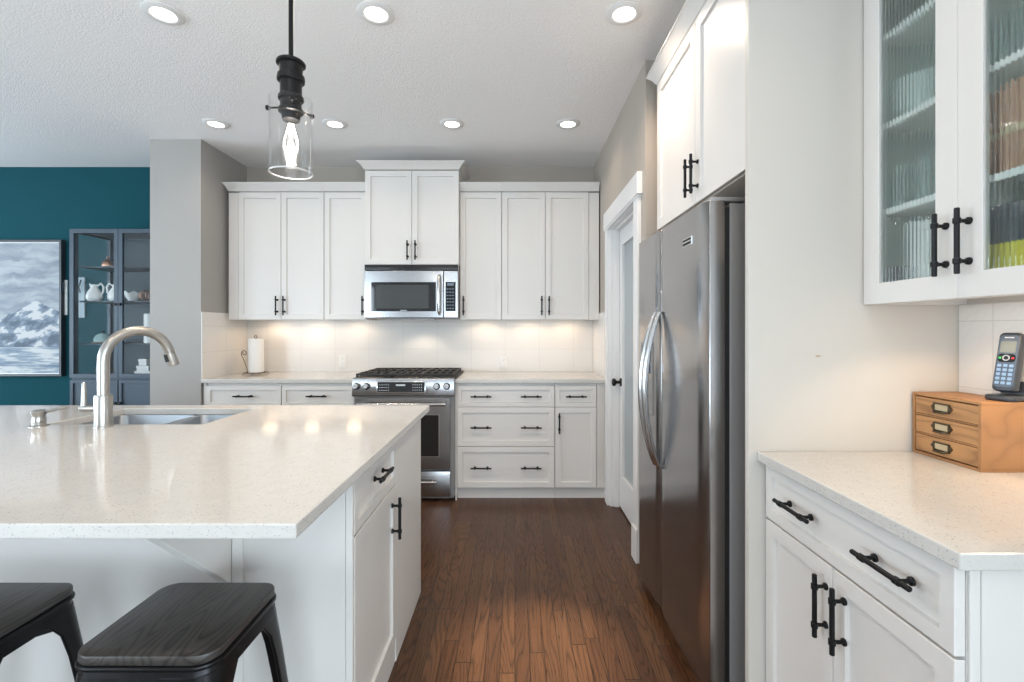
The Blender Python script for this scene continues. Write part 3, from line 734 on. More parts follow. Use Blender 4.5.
# ------------------------------------------------------------------ over-the-range microwave
MX0, MX1 = -1.2165, -0.4555; MW_ = MX1 - MX0; MY = 3.845; MZ0, MZ1 = 1.386, 1.8185
mw = thing('microwave', 'stainless over-the-range microwave below the raised cabinet', 'microwave', (MX0, MY, 0))
b = B(); box(b, 0, MW_, 0.028, BACK - 0.012 - MY, MZ0, MZ1, 0.002); obj('body', b, M_grey, mw, 0)
b = B(); box(b, 0.006, MW_ - 0.006, -0.004, 0.027, MZ1 - 0.050, MZ1 - 0.002, 0.004, 2)
for k in range(4): box(b, 0.012, MW_ - 0.012, -0.006, -0.003, MZ1 - 0.045 + k * 0.011, MZ1 - 0.040 + k * 0.011)
obj('vent_grille', b, pbr('black_plastic', (0.012, 0.012, 0.013), 0.25), mw, 30)
def bowed(x0, x1, z0, z1, y0, y1, bow, n=14, hole=None):
    """front slab whose face bulges a little along x"""
    bm = B(); cols = []
    for k in range(n + 1):
        xx = x0 + (x1 - x0) * k / n; yb = y0 - bow * (1 - (2 * (xx / MW_) - 1) ** 2)
        cols.append([bm.verts.new((xx, yb, z0)), bm.verts.new((xx, yb, z1)), bm.verts.new((xx, y1, z1)), bm.verts.new((xx, y1, z0))])
    for a, c in zip(cols, cols[1:]):
        for k in range(4): bm.faces.new((a[k], c[k], c[(k + 1) % 4], a[(k + 1) % 4]))
    bm.faces.new(cols[0]); bm.faces.new(cols[-1][::-1]); return bm
dt = MZ1 - 0.052
md = obj('door', bowed(0.004, 0.640, MZ0 + 0.006, dt, 0.0, 0.027, 0.016), M_steel, mw, 30, 0.002)
obj('window_surround', bowed(0.062, 0.582, MZ0 + 0.056, MZ0 + 0.290, -0.0035, 0.010, 0.016), M_blackgloss, md, 30, 0.001)
M_mwglass = pbr('smoked_window', (0.060, 0.066, 0.066), 0.07, spec=0.5)
obj('window', bowed(0.102, 0.525, MZ0 + 0.078, MZ0 + 0.268, -0.0045, 0.008, 0.016), M_mwglass, md, 30)
b = B(); tube(b, [(0.612, -0.030, MZ0 + 0.030), (0.612, -0.046, MZ0 + 0.055), (0.612, -0.048, MZ0 + 0.19), (0.612, -0.046, dt - 0.06), (0.612, -0.030, dt - 0.035)], [0.010, 0.016, 0.017, 0.016, 0.010], 16)
for zz in (MZ0 + 0.05, dt - 0.055): tube(b, [(0.612, -0.04, zz), (0.612, -0.004, zz)], 0.010, 12)
obj('handle', b, M_chrome, md)
b = B(); box(b, 0.300, 0.350, -0.0225, -0.018, MZ0 + 0.061, MZ0 + 0.066); obj('badge', b, M_lcd, md, 0)
cp = obj('control_panel', bowed(0.645, MW_ - 0.004, MZ0 + 0.006, dt, 0.0, 0.027, 0.016, 6), M_steel, mw, 30, 0.002)
kp = obj('keypad', bowed(0.660, MW_ - 0.022, MZ0 + 0.058, MZ0 + 0.292, -0.003, 0.010, 0.016, 6), M_black, cp, 30)
b = B()
for i in range(3):
    for j in range(7): box(b, 0.668 + i * 0.022, 0.682 + i * 0.022, -0.013, -0.0095, MZ0 + 0.075 + j * 0.026, MZ0 + 0.083 + j * 0.026)
M_pad = pbr('pad_print', (0.16, 0.22, 0.28), 0.4)
obj('key_marks', b, M_pad, kp, 0)
b = B(); box(b, 0.672, 0.725, -0.0135, -0.0095, MZ0 + 0.262, MZ0 + 0.282); obj('clock_readout', b, M_pad, kp, 0)
b = B(); box(b, 0.20, 0.56, 0.035, 0.16, MZ0 - 0.012, MZ0 - 0.0005, 0.002); obj('lamp_cover', b, M_chrome, mw, 0)

# ------------------------------------------------------------------ refrigerator (front faces -x, local x runs towards the camera)
fr = thing('refrigerator', 'stainless side-by-side refrigerator with arched handles', 'refrigerator', (0.634, 2.464, 0), -PI / 2 + math.radians(1.0))
LW = 0.848; FRH = 1.742
b = B(); box(b, 0.006, LW - 0.012, 0.085, 0.715, 0.03, FRH - 0.012, 0.003); box(b, 0.02, LW - 0.02, 0.12, 0.70, 0.0, 0.03); obj('case', b, M_grey, fr, 0)
b = B(); box(b, 0.012, LW - 0.018, 0.064, 0.085, 0.05, FRH - 0.025); obj('gasket', b, M_dark, fr, 0)
b = B(); box(b, 0.004, LW - 0.008, 0.045, 0.084, 0.008, 0.056, 0.003)
for k in range(26): box(b, 0.03 + k * 0.03, 0.05 + k * 0.03, 0.043, 0.046, 0.018, 0.044)
obj('kick_grille', b, M_grey, fr, 0)
def fdoor(x0, x1):
    """door slab with a gentle bow and rounded upright edges"""
    b = B(); prof = []; n = 12
    for k in range(n + 1):
        u = k / n; xx = x0 + (x1 - x0) * u
        e_ = min(u, 1 - u) * (x1 - x0); rnd_ = 0.010 * (1 - min(1, e_ / 0.012)) ** 2
        prof.append((xx, -0.004 * (1 - (2 * u - 1) ** 2) + rnd_))
    out = prof + [(x1, 0.062), (x0, 0.062)]
    prism(b, out, 0.064, FRH - 0.006, 'z'); return obj('door', b, M_fridge, fr, 35, 0.002)
SEAM = 0.345
d1 = fdoor(0.0, SEAM - 0.003); d2 = fdoor(SEAM + 0.003, LW)
def fhandle(parent, x):
    b = B(); z0, z1 = 0.690, 1.375; rows = []
    n = 24
    for k in range(n + 1):
        u = k / n; z = z0 + (z1 - z0) * u; bow = math.sin(PI * u)
        out_ = -0.008 - 0.066 * bow ** 0.8; wid = 0.011 + 0.006 * bow; th = 0.010 + 0.004 * bow
        rows.append([b.verts.new((x + wid * math.cos(a), out_ + th * math.sin(a), z)) for a in [2 * PI * q / 12 for q in range(12)]])
    for a, c in zip(rows, rows[1:]):
        for q in range(12): b.faces.new((a[q], a[(q + 1) % 12], c[(q + 1) % 12], c[q]))
    b.faces.new(rows[0][::-1]); b.faces.new(rows[-1])
    obj('handle', b, M_chrome, parent)
fhandle(d1, SEAM - 0.030); fhandle(d2, SEAM + 0.030)
b = B(); ring(b, 0.075, 0.265, 0.900, 1.235, 0.014, -0.0075, 0.004); dp = obj('dispenser', b, M_grey, d1, 0, 0.002)
b = B(); box(b, 0.089, 0.251, -0.0045, 0.004, 1.145, 1.221); obj('dispenser_panel', b, M_blackgloss, dp, 0)
b = B(); box(b, 0.089, 0.251, -0.0045, 0.004, 0.914, 1.143); box(b, 0.12, 0.22, -0.022, -0.0045, 1.09, 1.14, 0.004); obj('dispenser_recess', b, M_fridge, dp, 0)
b = B(); box(b, SEAM + 0.295, SEAM + 0.385, -0.0068, 0.001, 1.608, 1.640, 0.0015); bd = obj('badge', b, pbr('badge_silver', (0.75, 0.75, 0.76), 0.3, 1.0), d2, 0)
b = B(); box(b, SEAM + 0.300, SEAM + 0.380, -0.0074, -0.0066, 1.613, 1.622); box(b, SEAM + 0.300, SEAM + 0.380, -0.0074, -0.0066, 1.627, 1.635); obj('badge_lettering', b, M_dark, bd, 0)
for hx in (0.035, LW - 0.045):
    b = B(); box(b, hx - 0.03, hx + 0.03, 0.02, 0.14, FRH - 0.0055, FRH + 0.010, 0.004, 2); obj('hinge_cover', b, M_grey, fr, 30)

# ------------------------------------------------------------------ recessed ceiling lights
M_lens = emit('downlight_lens', (1.0, 0.95, 0.87), 9.0)
proto = None
DL = [(-1.607, 2.183, 'recessed downlight in the ceiling corner nearest the teal dining wall and above the sink'),
      (-0.635, 2.183, 'recessed downlight beside the pendant lamp and above the island edge'),
      (0.498, 2.183, 'recessed downlight close to the cabinet above the refrigerator'),
      (-2.100, 3.357, 'recessed downlight nearest the grey wall end beside the upper cabinets'),
      (-1.264, 3.357, 'recessed downlight in front of the cabinet run, just past the glass pendant'),
      (-0.442, 3.357, 'recessed downlight in front of the raised microwave cabinet, pantry side'),
      (0.372, 3.357, 'recessed downlight near the corner of back wall and pantry wall'),
      (-1.60, 0.75, 'added unseen downlight overhead, above the stools'), (-0.60, 0.75, 'added unseen downlight overhead, above the near island corner'), (0.50, 0.75, 'added unseen downlight overhead, in front of the glass-door cabinet'),  # out-of-view downlights added for warm light on the end panel
      (-1.60, -1.2, 'added unseen downlight behind the stools, dining side'), (-0.20, -1.2, 'added unseen downlight behind the viewer, middle of the room')]  # likewise added, out of view behind the camera
for x, y, lab in DL:
    if proto is None:
        proto = thing('recessed_light', lab, 'ceiling light', group='recessed ceiling downlights')
        b = B(); lathe(b, [(0.052, -0.0005), (0.084, -0.0005), (0.084, -0.004), (0.078, -0.008), (0.056, -0.010), (0.050, -0.006), (0.050, -0.0005)], 36); obj('trim_ring', b, M_trim, proto)
        b = B(); lathe(b, [(0.0495, -0.0055), (0.04, -0.006), (0, -0.006)], 36); obj('lens', b, M_lens, proto)
        o = proto
    else: o = copy_tree(proto)
    o.location = (x, y, CEIL); tag(o, lab, 'ceiling light', 'recessed ceiling downlights')
    l = bpy.data.lights.new('downlight', 'SPOT'); l.energy = 9 if y > 3 else 36 if x > 0.4 and y > 2 else 34 if y > 2 else 18; l.color = (1.0, 0.81, 0.64); l.spot_size = math.radians(140); l.spot_blend = 0.75; l.shadow_soft_size = 0.05
    lo = bpy.data.objects.new('downlight_lamp', l); C.objects.link(lo); lo.location = (x, y, CEIL - 0.02)
    if x > 0.4 and y > 2:      # extra narrow spot added here to make the warm pool on the floor
        l = bpy.data.lights.new('added_floor_spot', 'SPOT'); l.energy = 620; l.color = (1.0, 0.88, 0.70); l.spot_size = math.radians(19); l.spot_blend = 1.0; l.shadow_soft_size = 0.05
        lo = bpy.data.objects.new('added_floor_spot_lamp', l); C.objects.link(lo); lo.location = (x, y, CEIL - 0.02)
        lo.rotation_euler = (Vector((0.09, 1.92, 0)) - Vector((x, y, CEIL))).to_track_quat('-Z', 'Y').to_euler()

# ------------------------------------------------------------------ pendant lamp
PX, PY = -0.750, 1.60
pe = thing('pendant_lamp', 'black pendant lamp with clear glass cylinder over the island', 'pendant lamp', (PX, PY, -0.010))
b = B(); lathe(b, [(0, CEIL + 0.009), (0.062, CEIL + 0.009), (0.062, CEIL - 0.008), (0.02, CEIL - 0.016), (0, CEIL - 0.016)], 32); obj('canopy', b, M_black, pe)
b = B(); tube(b, [(0, 0, CEIL - 0.012), (0, 0, 2.21)], 0.0075, 14); obj('rod', b, M_black, pe)
b = B()
lathe(b, [(0, 2.214), (0.018, 2.213), (0.042, 2.205), (0.046, 2.200), (0.046, 2.194), (0.037, 2.190), (0.036, 2.160), (0.043, 2.156), (0.044, 2.146), (0.043, 2.138), (0.034, 2.134), (0.034, 2.090), (0.040, 2.086), (0.040, 2.076), (0.033, 2.072), (0.033, 2.048), (0.039, 2.044), (0.039, 2.034), (0.030, 2.030), (0.027, 2.008), (0, 2.007)], 32)
soc = obj('socket', b, M_black, pe)
for k in range(3):
    a = math.radians(178 + 120 * k); dx, dy = math.cos(a), math.sin(a)
    b = B(); tube(b, [(0.03 * dx, 0.03 * dy, 2.052), (0.078 * dx, 0.078 * dy, 2.052)], 0.0032, 10)
    tube(b, [(0.072 * dx, 0.072 * dy, 2.052), (0.075 * dx, 0.075 * dy, 2.052), (0.083 * dx, 0.083 * dy, 2.052), (0.085 * dx, 0.085 * dy, 2.052)], [0.004, 0.0085, 0.0085, 0.006], 12)
    obj('thumb_screw', b, M_black, soc)
b = B(); lathe(b, [(0.0645, 2.076), (0.0670, 2.078), (0.0680, 2.074), (0.0680, 1.834), (0.0665, 1.830), (0.0640, 1.834), (0.0645, 2.076)], 48); obj('glass_shade', b, M_shade, pe)
b = B(); tube(b, [(0.0664 * math.cos(2 * PI * k / 48), 0.0664 * math.sin(2 * PI * k / 48), 1.8315) for k in range(49)], 0.0026, 8); obj('glass_rim', b, pbr('polished_glass_rim', (0.9, 0.9, 0.9), 0.05, spec=0.8, Transmission_Weight=0.55), pe)
bu = None
b = B(); lathe(b, [(0.013, 2.007), (0.014, 1.995), (0.020, 1.972), (0.029, 1.940), (0.0305, 1.925), (0.028, 1.905), (0.020, 1.882), (0.010, 1.868), (0, 1.864)], 32)
bu = obj('bulb', b, thin_glass('bulb_glass', (0.98, 0.98, 0.97), 1.45), pe)
b = B()
for k in range(6):
    a = 2 * PI * k / 6; c_, s_ = math.cos(a), math.sin(a)
    tube(b, [(0.007 * c_, 0.007 * s_, 1.995), (0.024 * c_, 0.024 * s_, 1.935), (0.024 * c_, 0.024 * s_, 1.920), (0.010 * c_, 0.010 * s_, 1.880)], 0.0012, 8)
obj('filament', b, emit('filament_glow', (1.0, 0.93, 0.84), 30), bu)
b = B(); lathe(b, [(0, 1.890), (0.004, 1.890), (0.005, 1.99), (0, 1.99)], 12); obj('stem', b, M_white, bu)
l = bpy.data.lights.new('pendant_bulb', 'POINT'); l.energy = 6; l.color = (1, 0.92, 0.82); l.shadow_soft_size = 0.016
lo = bpy.data.objects.new('pendant_bulb_lamp', l); C.objects.link(lo); lo.location = (PX, PY, 1.918)

# ------------------------------------------------------------------ under-cabinet puck lights
M_puck = emit('puck_lens', (1.0, 0.80, 0.58), 5.0)
WARM = (1.0, 0.71, 0.45)
def puck(x, y, z, label, power, cone=128, group=None):
    r = thing('puck_light', label, 'puck light', (x, y, z), 0, group)
    b = B(); lathe(b, [(0, -0.0005), (0.070, -0.0005), (0.070, -0.010), (0.064, -0.012), (0.060, -0.010)], 24); obj('housing', b, M_chrome, r)
    b = B(); lathe(b, [(0.0595, -0.010), (0, -0.0105)], 24); obj('lens', b, M_puck, r)
    l = bpy.data.lights.new('puck', 'SPOT'); l.energy = power; l.color = WARM; l.spot_size = math.radians(cone); l.spot_blend = 0.25; l.shadow_soft_size = 0.06
    o = bpy.data.objects.new('puck_lamp', l); C.objects.link(o); o.location = (x, y, z - 0.014)
for x in (-2.10, -1.74, -1.38, -0.26, 0.12, 0.45):
    puck(x, 4.10, UB + 0.03, 'warm puck light tucked under the back-wall upper cabinets', 2.1, 164, 'puck lights under the upper cabinets')
puck(1.235, 1.19, GB + 0.03, 'warm puck light under the glass-door cabinet, over the chest', 5.6, 134)
puck(1.235, 0.95, GB + 0.03, 'warm puck light under the glass-door cabinet, away from the end panel', 5.6, 134)
l = bpy.data.lights.new('hood_lamp', 'SPOT'); l.energy = 3.0; l.color = (1, 0.82, 0.62); l.spot_size = math.radians(130); l.spot_blend = 0.5; l.shadow_soft_size = 0.04
lo = bpy.data.objects.new('hood_lamp', l); C.objects.link(lo); lo.location = (-0.80, 4.05, MZ0 - 0.03)

# ------------------------------------------------------------------ counter stools
M_stool = pbr('black_stool_metal', (0.014, 0.014, 0.015), 0.33, 0.6)
st = thing('counter_stool', 'black metal counter stool with dark wood seat, the whole seat in view near the corbel', 'stool', (-0.735, 1.072, 0), 0, 'counter stools at the island')
b = B(); prism(b, rrect(-0.142, 0.142, -0.138, 0.138, 0.040, 6), 0.640, 0.660, 'z', 0.004, 2); obj('seat', b, M_seat, st, 40)
b = B(); prism(b, rrect(-0.146, 0.146, -0.142, 0.142, 0.044, 6), 0.630, 0.6395, 'z', 0.003, 2)
lv = []
for z, ins in ((0.6298, 0.006), (0.618, 0.004), (0.600, 0.000), (0.598, 0.000)):
    lv.append([b.verts.new((x, y, z)) for x, y in rrect(-0.146 + ins, 0.146 - ins, -0.142 + ins, 0.142 - ins, 0.044, 6)])
inn = [b.verts.new((x, y, 0.598)) for x, y in rrect(-0.143, 0.143, -0.139, 0.139, 0.041, 6)]
int_ = [b.verts.new((x, y, 0.629)) for x, y in rrect(-0.138, 0.138, -0.134, 0.134, 0.038, 6)]
lv += [inn, int_]
for a, c in zip(lv, lv[1:]):
    n = len(a)
    for k in range(n): b.faces.new((a[k], a[(k + 1) % n], c[(k + 1) % n], c[k]))
obj('seat_pan', b, M_stool, st, 40)
for sx in (-1, 1):
    for sy in (-1, 1):
        b = B(); top, bot = 0.618, 0.012
        def sect(cx, cyy, wd, z, th=0.008):
            # folded channel with a rounded outer corner
            r_ = min(0.040, wd * 0.6); ox, oy = cx - sx * r_, cyy - sy * r_; arc = [k * PI / 10 for k in range(6)]
            out_ = [(cx - sx * wd, cyy)] + [(ox + sx * r_ * math.sin(a), oy + sy * r_ * math.cos(a)) for a in arc] + [(cx, cyy - sy * wd)]
            ri = r_ - th
            in_ = [(cx - sx * th, cyy - sy * wd)] + [(ox + sx * ri * math.cos(a), oy + sy * ri * math.sin(a)) for a in arc] + [(cx - sx * wd, cyy - sy * th)]
            return [(x, y, z) for x, y in out_ + in_]
        levels = [sect(sx * 0.1425, sy * 0.1385, 0.105, top, 0.006), sect(sx * 0.1455, sy * 0.1415, 0.088, 0.592, 0.006), sect(sx * 0.149, sy * 0.145, 0.066, 0.560), sect(sx * 0.154, sy * 0.150, 0.055, 0.50), sect(sx * 0.163, sy * 0.159, 0.049, 0.40), sect(sx * 0.205, sy * 0.200, 0.034, bot)]
        L = [[b.verts.new(p) for p in s] for s in levels]
        for a, c in zip(L, L[1:]):
            n = len(a)
            for k in range(n): b.faces.new((a[k], a[(k + 1) % n], c[(k + 1) % n], c[k]))
        b.faces.new(L[0][::-1]); b.faces.new(L[-1])
        lg = obj('leg', b, M_stool, st, 25, 0.002)
        b = B(); box(b, sx * 0.190 - 0.019, sx * 0.190 + 0.019, sy * 0.185 - 0.019, sy * 0.185 + 0.019, 0.0, 0.016, 0.003); obj('foot', b, M_dark, lg, 0)
for s in (-1, 1):
    b = B(); box(b, -0.165, 0.165, s * 0.168 - 0.003, s * 0.168 + 0.003, 0.205, 0.235, 0.001); obj('footrest', b, M_stool, st, 0)
    b = B(); box(b, s * 0.172 - 0.003, s * 0.172 + 0.003, -0.161, 0.161, 0.205, 0.235, 0.001); obj('footrest', b, M_stool, st, 0)
for s in (-1, 1):
    b = B(); Mz = Matrix.Rotation(s * math.atan2(0.138, 0.142), 4, 'Z'); box(b, -0.185, 0.185, -0.010, 0.010, 0.560 + s * 0.004 - 0.003, 0.560 + s * 0.004 + 0.003, 0.001, 1, Mz); obj('cross_brace', b, M_stool, st, 0)
b = B(); lathe(b, [(0, 0.548), (0.018, 0.548), (0.018, 0.572), (0, 0.572)], 16); obj('brace_bolt', b, M_stool, st)
s2 = copy_tree(st); s2.location = (-1.238, 1.072, 0)
tag(s2, 'black metal counter stool with dark wood seat, cut off by the picture edge', 'stool', 'counter stools at the island')

# ------------------------------------------------------------------ wooden chest and cordless phone
HX0, HX1, HY0, HY1 = 1.233, 1.376, 1.264, 1.482
ch = thing('drawer_chest', 'small brown wooden chest of three drawers on the counter', 'chest', (HX0, HY1, CT), -PI / 2)
cw, cd, chh = HY1 - HY0, HX1 - HX0, 0.186; t = 0.008
b = B(); box(b, 0, cw, 0.0, cd, chh - t, chh, 0.001); box(b, 0, cw, 0, cd, 0, t, 0.001); box(b, 0, t, 0, cd, t, chh - t); box(b, cw - t, cw, 0, cd, t, chh - t); box(b, t, cw - t, cd - t, cd, t, chh - t)
zs = [t + k * (chh - 2 * t) / 3 for k in range(4)]
for k in (1, 2): box(b, t, cw - t, 0.004, cd - t, zs[k] - 0.002, zs[k] + 0.002)
obj('body', b, M_oaks, ch, 0)
M_brass = pbr('aged_bronze', (0.10, 0.080, 0.055), 0.42, 0.9); M_card = pbr('label_card', (0.55, 0.43, 0.26), 0.7)
for k in range(3):
    b = B(); box(b, t + 0.0015, cw - t - 0.0015, 0.0015, cd - t - 0.004, zs[k] + 0.0035, zs[k + 1] - 0.0035, 0.001); dr = obj('drawer', b, M_oak, ch, 0)
    cx_, cz_ = cw * 0.46, (zs[k] + zs[k + 1]) / 2 + 0.002
    b = B(); ring(b, cx_ - 0.026, cx_ + 0.026, cz_ - 0.013, cz_ + 0.013, 0.0045, -0.0025, 0.0014)
    for s in (-1, 1): prism(b, [(cx_ + s * 0.026, cz_ - 0.009), (cx_ + s * 0.035, cz_), (cx_ + s * 0.026, cz_ + 0.009)], -0.002, 0.0014, 'y')
    tube(b, [(cx_ - 0.020, -0.002, cz_ - 0.011), (cx_ - 0.014, -0.011, cz_ - 0.013), (cx_ + 0.014, -0.011, cz_ - 0.013), (cx_ + 0.020, -0.002, cz_ - 0.011)], 0.0035, 10)
    lh = obj('label_pull', b, M_brass, dr, 25)
    b = B(); box(b, cx_ - 0.022, cx_ + 0.022, -0.0006, 0.0013, cz_ - 0.009, cz_ + 0.009); obj('card', b, M_card, lh, 0)

PZ = CT + chh
face = math.radians(-74)       # turned towards the camera and the room
M_phone = pbr('phone_dark_plastic', (0.030, 0.036, 0.046), 0.35); M_phonef = pbr('phone_silver_blue', (0.085, 0.115, 0.16), 0.4, 0.2)
M_key = pbr('phone_key_blue', (0.24, 0.38, 0.56), 0.4); M_scr = pbr('phone_screen', (0.20, 0.225, 0.215), 0.2)
pc = thing('phone_cradle', 'dark charging cradle standing on the wooden chest', 'phone cradle', (1.334, 1.298, PZ), face)
b = B(); prism(b, rrect(-0.033, 0.033, -0.040, 0.034, 0.018, 6), 0.0, 0.016, 'z', 0.006, 3); 
obj('base', b, M_phone, pc, 40)
b = B(); prism(b, [(0.022, 0.0165), (0.032, 0.0165), (0.037, 0.050), (0.033, 0.052)], -0.027, 0.027, 'x', 0.003, 2); obj('back_rest', b, M_phone, pc, 40)
ph = thing('cordless_phone', 'grey-blue cordless phone handset leaning in its charging cradle', 'phone', (1.334, 1.298, PZ + 0.0175), face)
lean = Matrix.Rotation(math.radians(-13), 4, 'X') @ Matrix.Rotation(math.radians(0), 4, 'Y')
def ph_part(name, fn, mat, parent, sm=40):
    b = B(); fn(b); bmesh.ops.transform(b, matrix=Matrix.Translation((0, -0.006, 0.006)) @ lean, verts=b.verts); return obj(name, b, mat, parent, sm)
body = ph_part('handset', lambda b: prism(b, rrect(-0.025, 0.025, 0.0, 0.163, 0.012, 6), -0.012, 0.012, 'y', 0.005, 3), M_phone, ph)
ph_part('face_plate', lambda b: prism(b, rrect(-0.0215, 0.0215, 0.010, 0.155, 0.010, 6), -0.0135, -0.011, 'y', 0.001, 1), M_phonef, ph)
ph_part('screen', lambda b: box(b, -0.017, 0.017, -0.0145, -0.0130, 0.106, 0.138, 0.0005), M_scr, ph, 0)
ph_part('nav_pad', lambda b: prism(b, rrect(-0.019, 0.019, 0.080, 0.102, 0.008, 5), -0.0145, -0.0130, 'y'), M_blackgloss, ph)
ph_part('nav_ring', lambda b: lathe(b, [(0.0048, 0.0), (0.0088, 0.0), (0.0085, 0.0016), (0.0050, 0.0016), (0.0048, 0)], 24, M=Matrix.Translation((0, -0.0146, 0.091)) @ Matrix.Rotation(PI / 2, 4, 'X')), M_chrome, ph)
for s, c_ in ((-1, (0.05, 0.45, 0.12)), (1, (0.6, 0.04, 0.04))):
    ph_part('call_key', lambda b: box(b, s * 0.0140 - 0.003, s * 0.0140 + 0.003, -0.0156, -0.0140, 0.088, 0.094, 0.0008), pbr('call_key_colour', c_, 0.4), ph, 0)
for i in range(3):
    for j in range(5):
        ph_part('key', lambda b: box(b, -0.013 + i * 0.013 - 0.0046, -0.013 + i * 0.013 + 0.0046, -0.0152, -0.0130, 0.018 + j * 0.012, 0.026 + j * 0.012, 0.0012), M_key, ph, 0)
ph_part('maker_mark', lambda b: [box(b, -0.010 + k * 0.0026, -0.0085 + k * 0.0026, -0.0142, -0.0134, 0.1465, 0.1495) for k in range(8)], M_white, ph, 0)

# ------------------------------------------------------------------ paper towels, outlets
pt = thing('paper_towel_holder', 'scrolled bronze wire paper towel stand in the counter corner', 'paper towel holder', (-2.185, 4.03, CT))
M_wire = pbr('bronze_wire', (0.16, 0.12, 0.08), 0.4, 0.9)
b = B(); tube(b, [(0.080 * math.cos(2 * PI * k / 40), 0.080 * math.sin(2 * PI * k / 40), 0.014) for k in range(41)], 0.003, 8)
tube(b, [(-0.08, 0, 0.014), (0.08, 0, 0.014)], 0.003, 8); tube(b, [(0, -0.08, 0.014), (0, 0.08, 0.014)], 0.003, 8)
obj('base', b, M_wire, pt)
for k in range(4):
    a = PI / 4 + k * PI / 2; b = B()
    pts = [((0.080 + 0.012 * (1 - math.cos(t_))) * math.cos(a), (0.080 + 0.012 * (1 - math.cos(t_))) * math.sin(a), 0.0035 + 0.0105 * (0.5 + 0.5 * math.cos(t_))) for t_ in [q * 1.5 * PI / 10 for q in range(11)]]
    tube(b, pts, 0.003, 8); obj('foot', b, M_wire, pt)
b = B(); tube(b, [(0, 0, 0.014), (0, 0, 0.305)], 0.004, 10)
tube(b, [(0.011 * math.cos(t_), 0, 0.314 + 0.011 * math.sin(t_)) for t_ in [2 * PI * q / 16 for q in range(17)]], 0.0035, 8)
obj('post', b, M_wire, pt)
b = B(); pts = [(-0.02, -0.078, 0.014), (-0.032, -0.080, 0.06), (-0.055, -0.078, 0.12), (-0.078, -0.076, 0.165)]
pts += [(-0.056 - 0.024 * math.cos(t_) * (1 - 0.05 * q), -0.076, 0.180 + 0.024 * math.sin(t_) * (1 - 0.05 * q)) for q, t_ in enumerate([k_ * PI / 5 for k_ in range(13)])]
tube(b, pts, 0.0030, 8); obj('scroll_arm', b, M_wire, pt)
b = B(); lathe(b, [(0.019, 0.0), (0.060, 0.0), (0.061, 0.004), (0.061, 0.276), (0.060, 0.280), (0.019, 0.280), (0.019, 0.0)], 40)
rl = obj('paper_towel_roll', b, pbr('paper_towel', (0.85, 0.84, 0.82), 0.9), None); rl.location = (-2.185, 4.03, CT + 0.0175)
tag(rl, 'white paper towel roll on the scrolled wire stand', 'paper towel')
def outlet(x, z, label):
    r = thing('wall_outlet', label, 'outlet', (x, BACK - 0.0105, z), 0, 'outlets in the backsplash')
    b = B(); prism(b, rrect(-0.036, 0.036, -0.058, 0.058, 0.006, 4), -0.005, 0.0, 'y', 0.002, 2); obj('plate', b, M_plastic, r, 40)
    for dz in (-0.021, 0.021):
        b = B(); prism(b, rrect(-0.017, 0.017, dz - 0.014, dz + 0.014, 0.010, 5), -0.0075, -0.0045, 'y', 0.001, 1); s = obj('socket', b, M_white, r, 40)
        b = B()
        for dx in (-0.006, 0.006): box(b, dx - 0.001, dx + 0.001, -0.0079, -0.0074, dz, dz + 0.008)
        lathe(b, [(0, 0), (0.0025, 0), (0.0025, 0.0006), (0, 0.0006)], 10, M=Matrix.Translation((0, -0.0075, dz - 0.006)) @ Matrix.Rotation(PI / 2, 4, 'X')); obj('slots', b, M_dark, s, 0)
outlet(-1.53, 1.015, 'white wall outlet in the tile between paper towels and range')
outlet(-0.10, 1.005, 'white wall outlet in the tile above the wide drawer bank')

# ------------------------------------------------------------------ dining side: framed painting, display cabinet
def painting():
    m, nt, p = mat_new('mountain_painting'); g = N(nt); o, x, y, z = g.xyz()
    # local x from the frame's outer side, z up; peak at (-0.235, 0.07)
    n1 = g.noise(g.vec(g.math('MULTIPLY', x, 5.0), 0.0, g.math('MULTIPLY', z, 5.0)), 1.0, 4, 0.6)
    ridge = g.math('ADD', g.math('SUBTRACT', 0.075, g.math('MULTIPLY', g.math('ABSOLUTE', g.math('ADD', x, 0.235)), 0.58)), g.math('MULTIPLY', g.math('SUBTRACT', n1, 0.5), 0.13))
    is_m = g.math('MULTIPLY', g.math('LESS_THAN', z, ridge), g.math('GREATER_THAN', z, -0.345))
    is_w = g.math('LESS_THAN', z, -0.345)
    sky_n = g.noise(g.vec(g.math('MULTIPLY', x, 2.2), 0.3, g.math('ADD', g.math('MULTIPLY', z, 11.0), g.math('MULTIPLY', n1, 1.5))), 1.0, 4, 0.6)
    sky = g.ramp(sky_n, [(0.25, (0.20, 0.25, 0.33)), (0.72, (0.70, 0.74, 0.79)), (0.42, (0.36, 0.42, 0.50)), (0.55, (0.52, 0.58, 0.65))])
    mn = g.noise(g.vec(g.math('MULTIPLY', x, 6.5), 0.7, g.math('SUBTRACT', g.math('MULTIPLY', z, 12.0), g.math('MULTIPLY', x, 4.0))), 1.0, 3, 0.55)
    mnt = g.ramp(g.math('ADD', mn, g.math('MULTIPLY', z, 0.30)), [(0.36, (0.10, 0.15, 0.22)), (0.54, (0.80, 0.83, 0.87)), (0.43, (0.20, 0.27, 0.37)), (0.505, (0.33, 0.41, 0.52))])
    wn = g.noise(g.vec(g.math('MULTIPLY', x, 3.0), 0.1, g.math('MULTIPLY', z, 26.0)), 1.0, 4, 0.6)
    wat = g.ramp(wn, [(0.36, (0.17, 0.26, 0.38)), (0.62, (0.84, 0.88, 0.92)), (0.50, (0.42, 0.52, 0.63)), (0.56, (0.80, 0.84, 0.88))])
    c = g.mix(is_m, sky, mnt); c = g.mix(is_w, c, wat)
    c = g.mix(1.0, c, (0.62, 0.60, 0.57), 'MULTIPLY')
    g.link(c, p.inputs['Base Color']); p.inputs['Roughness'].default_value = 0.6
    return m
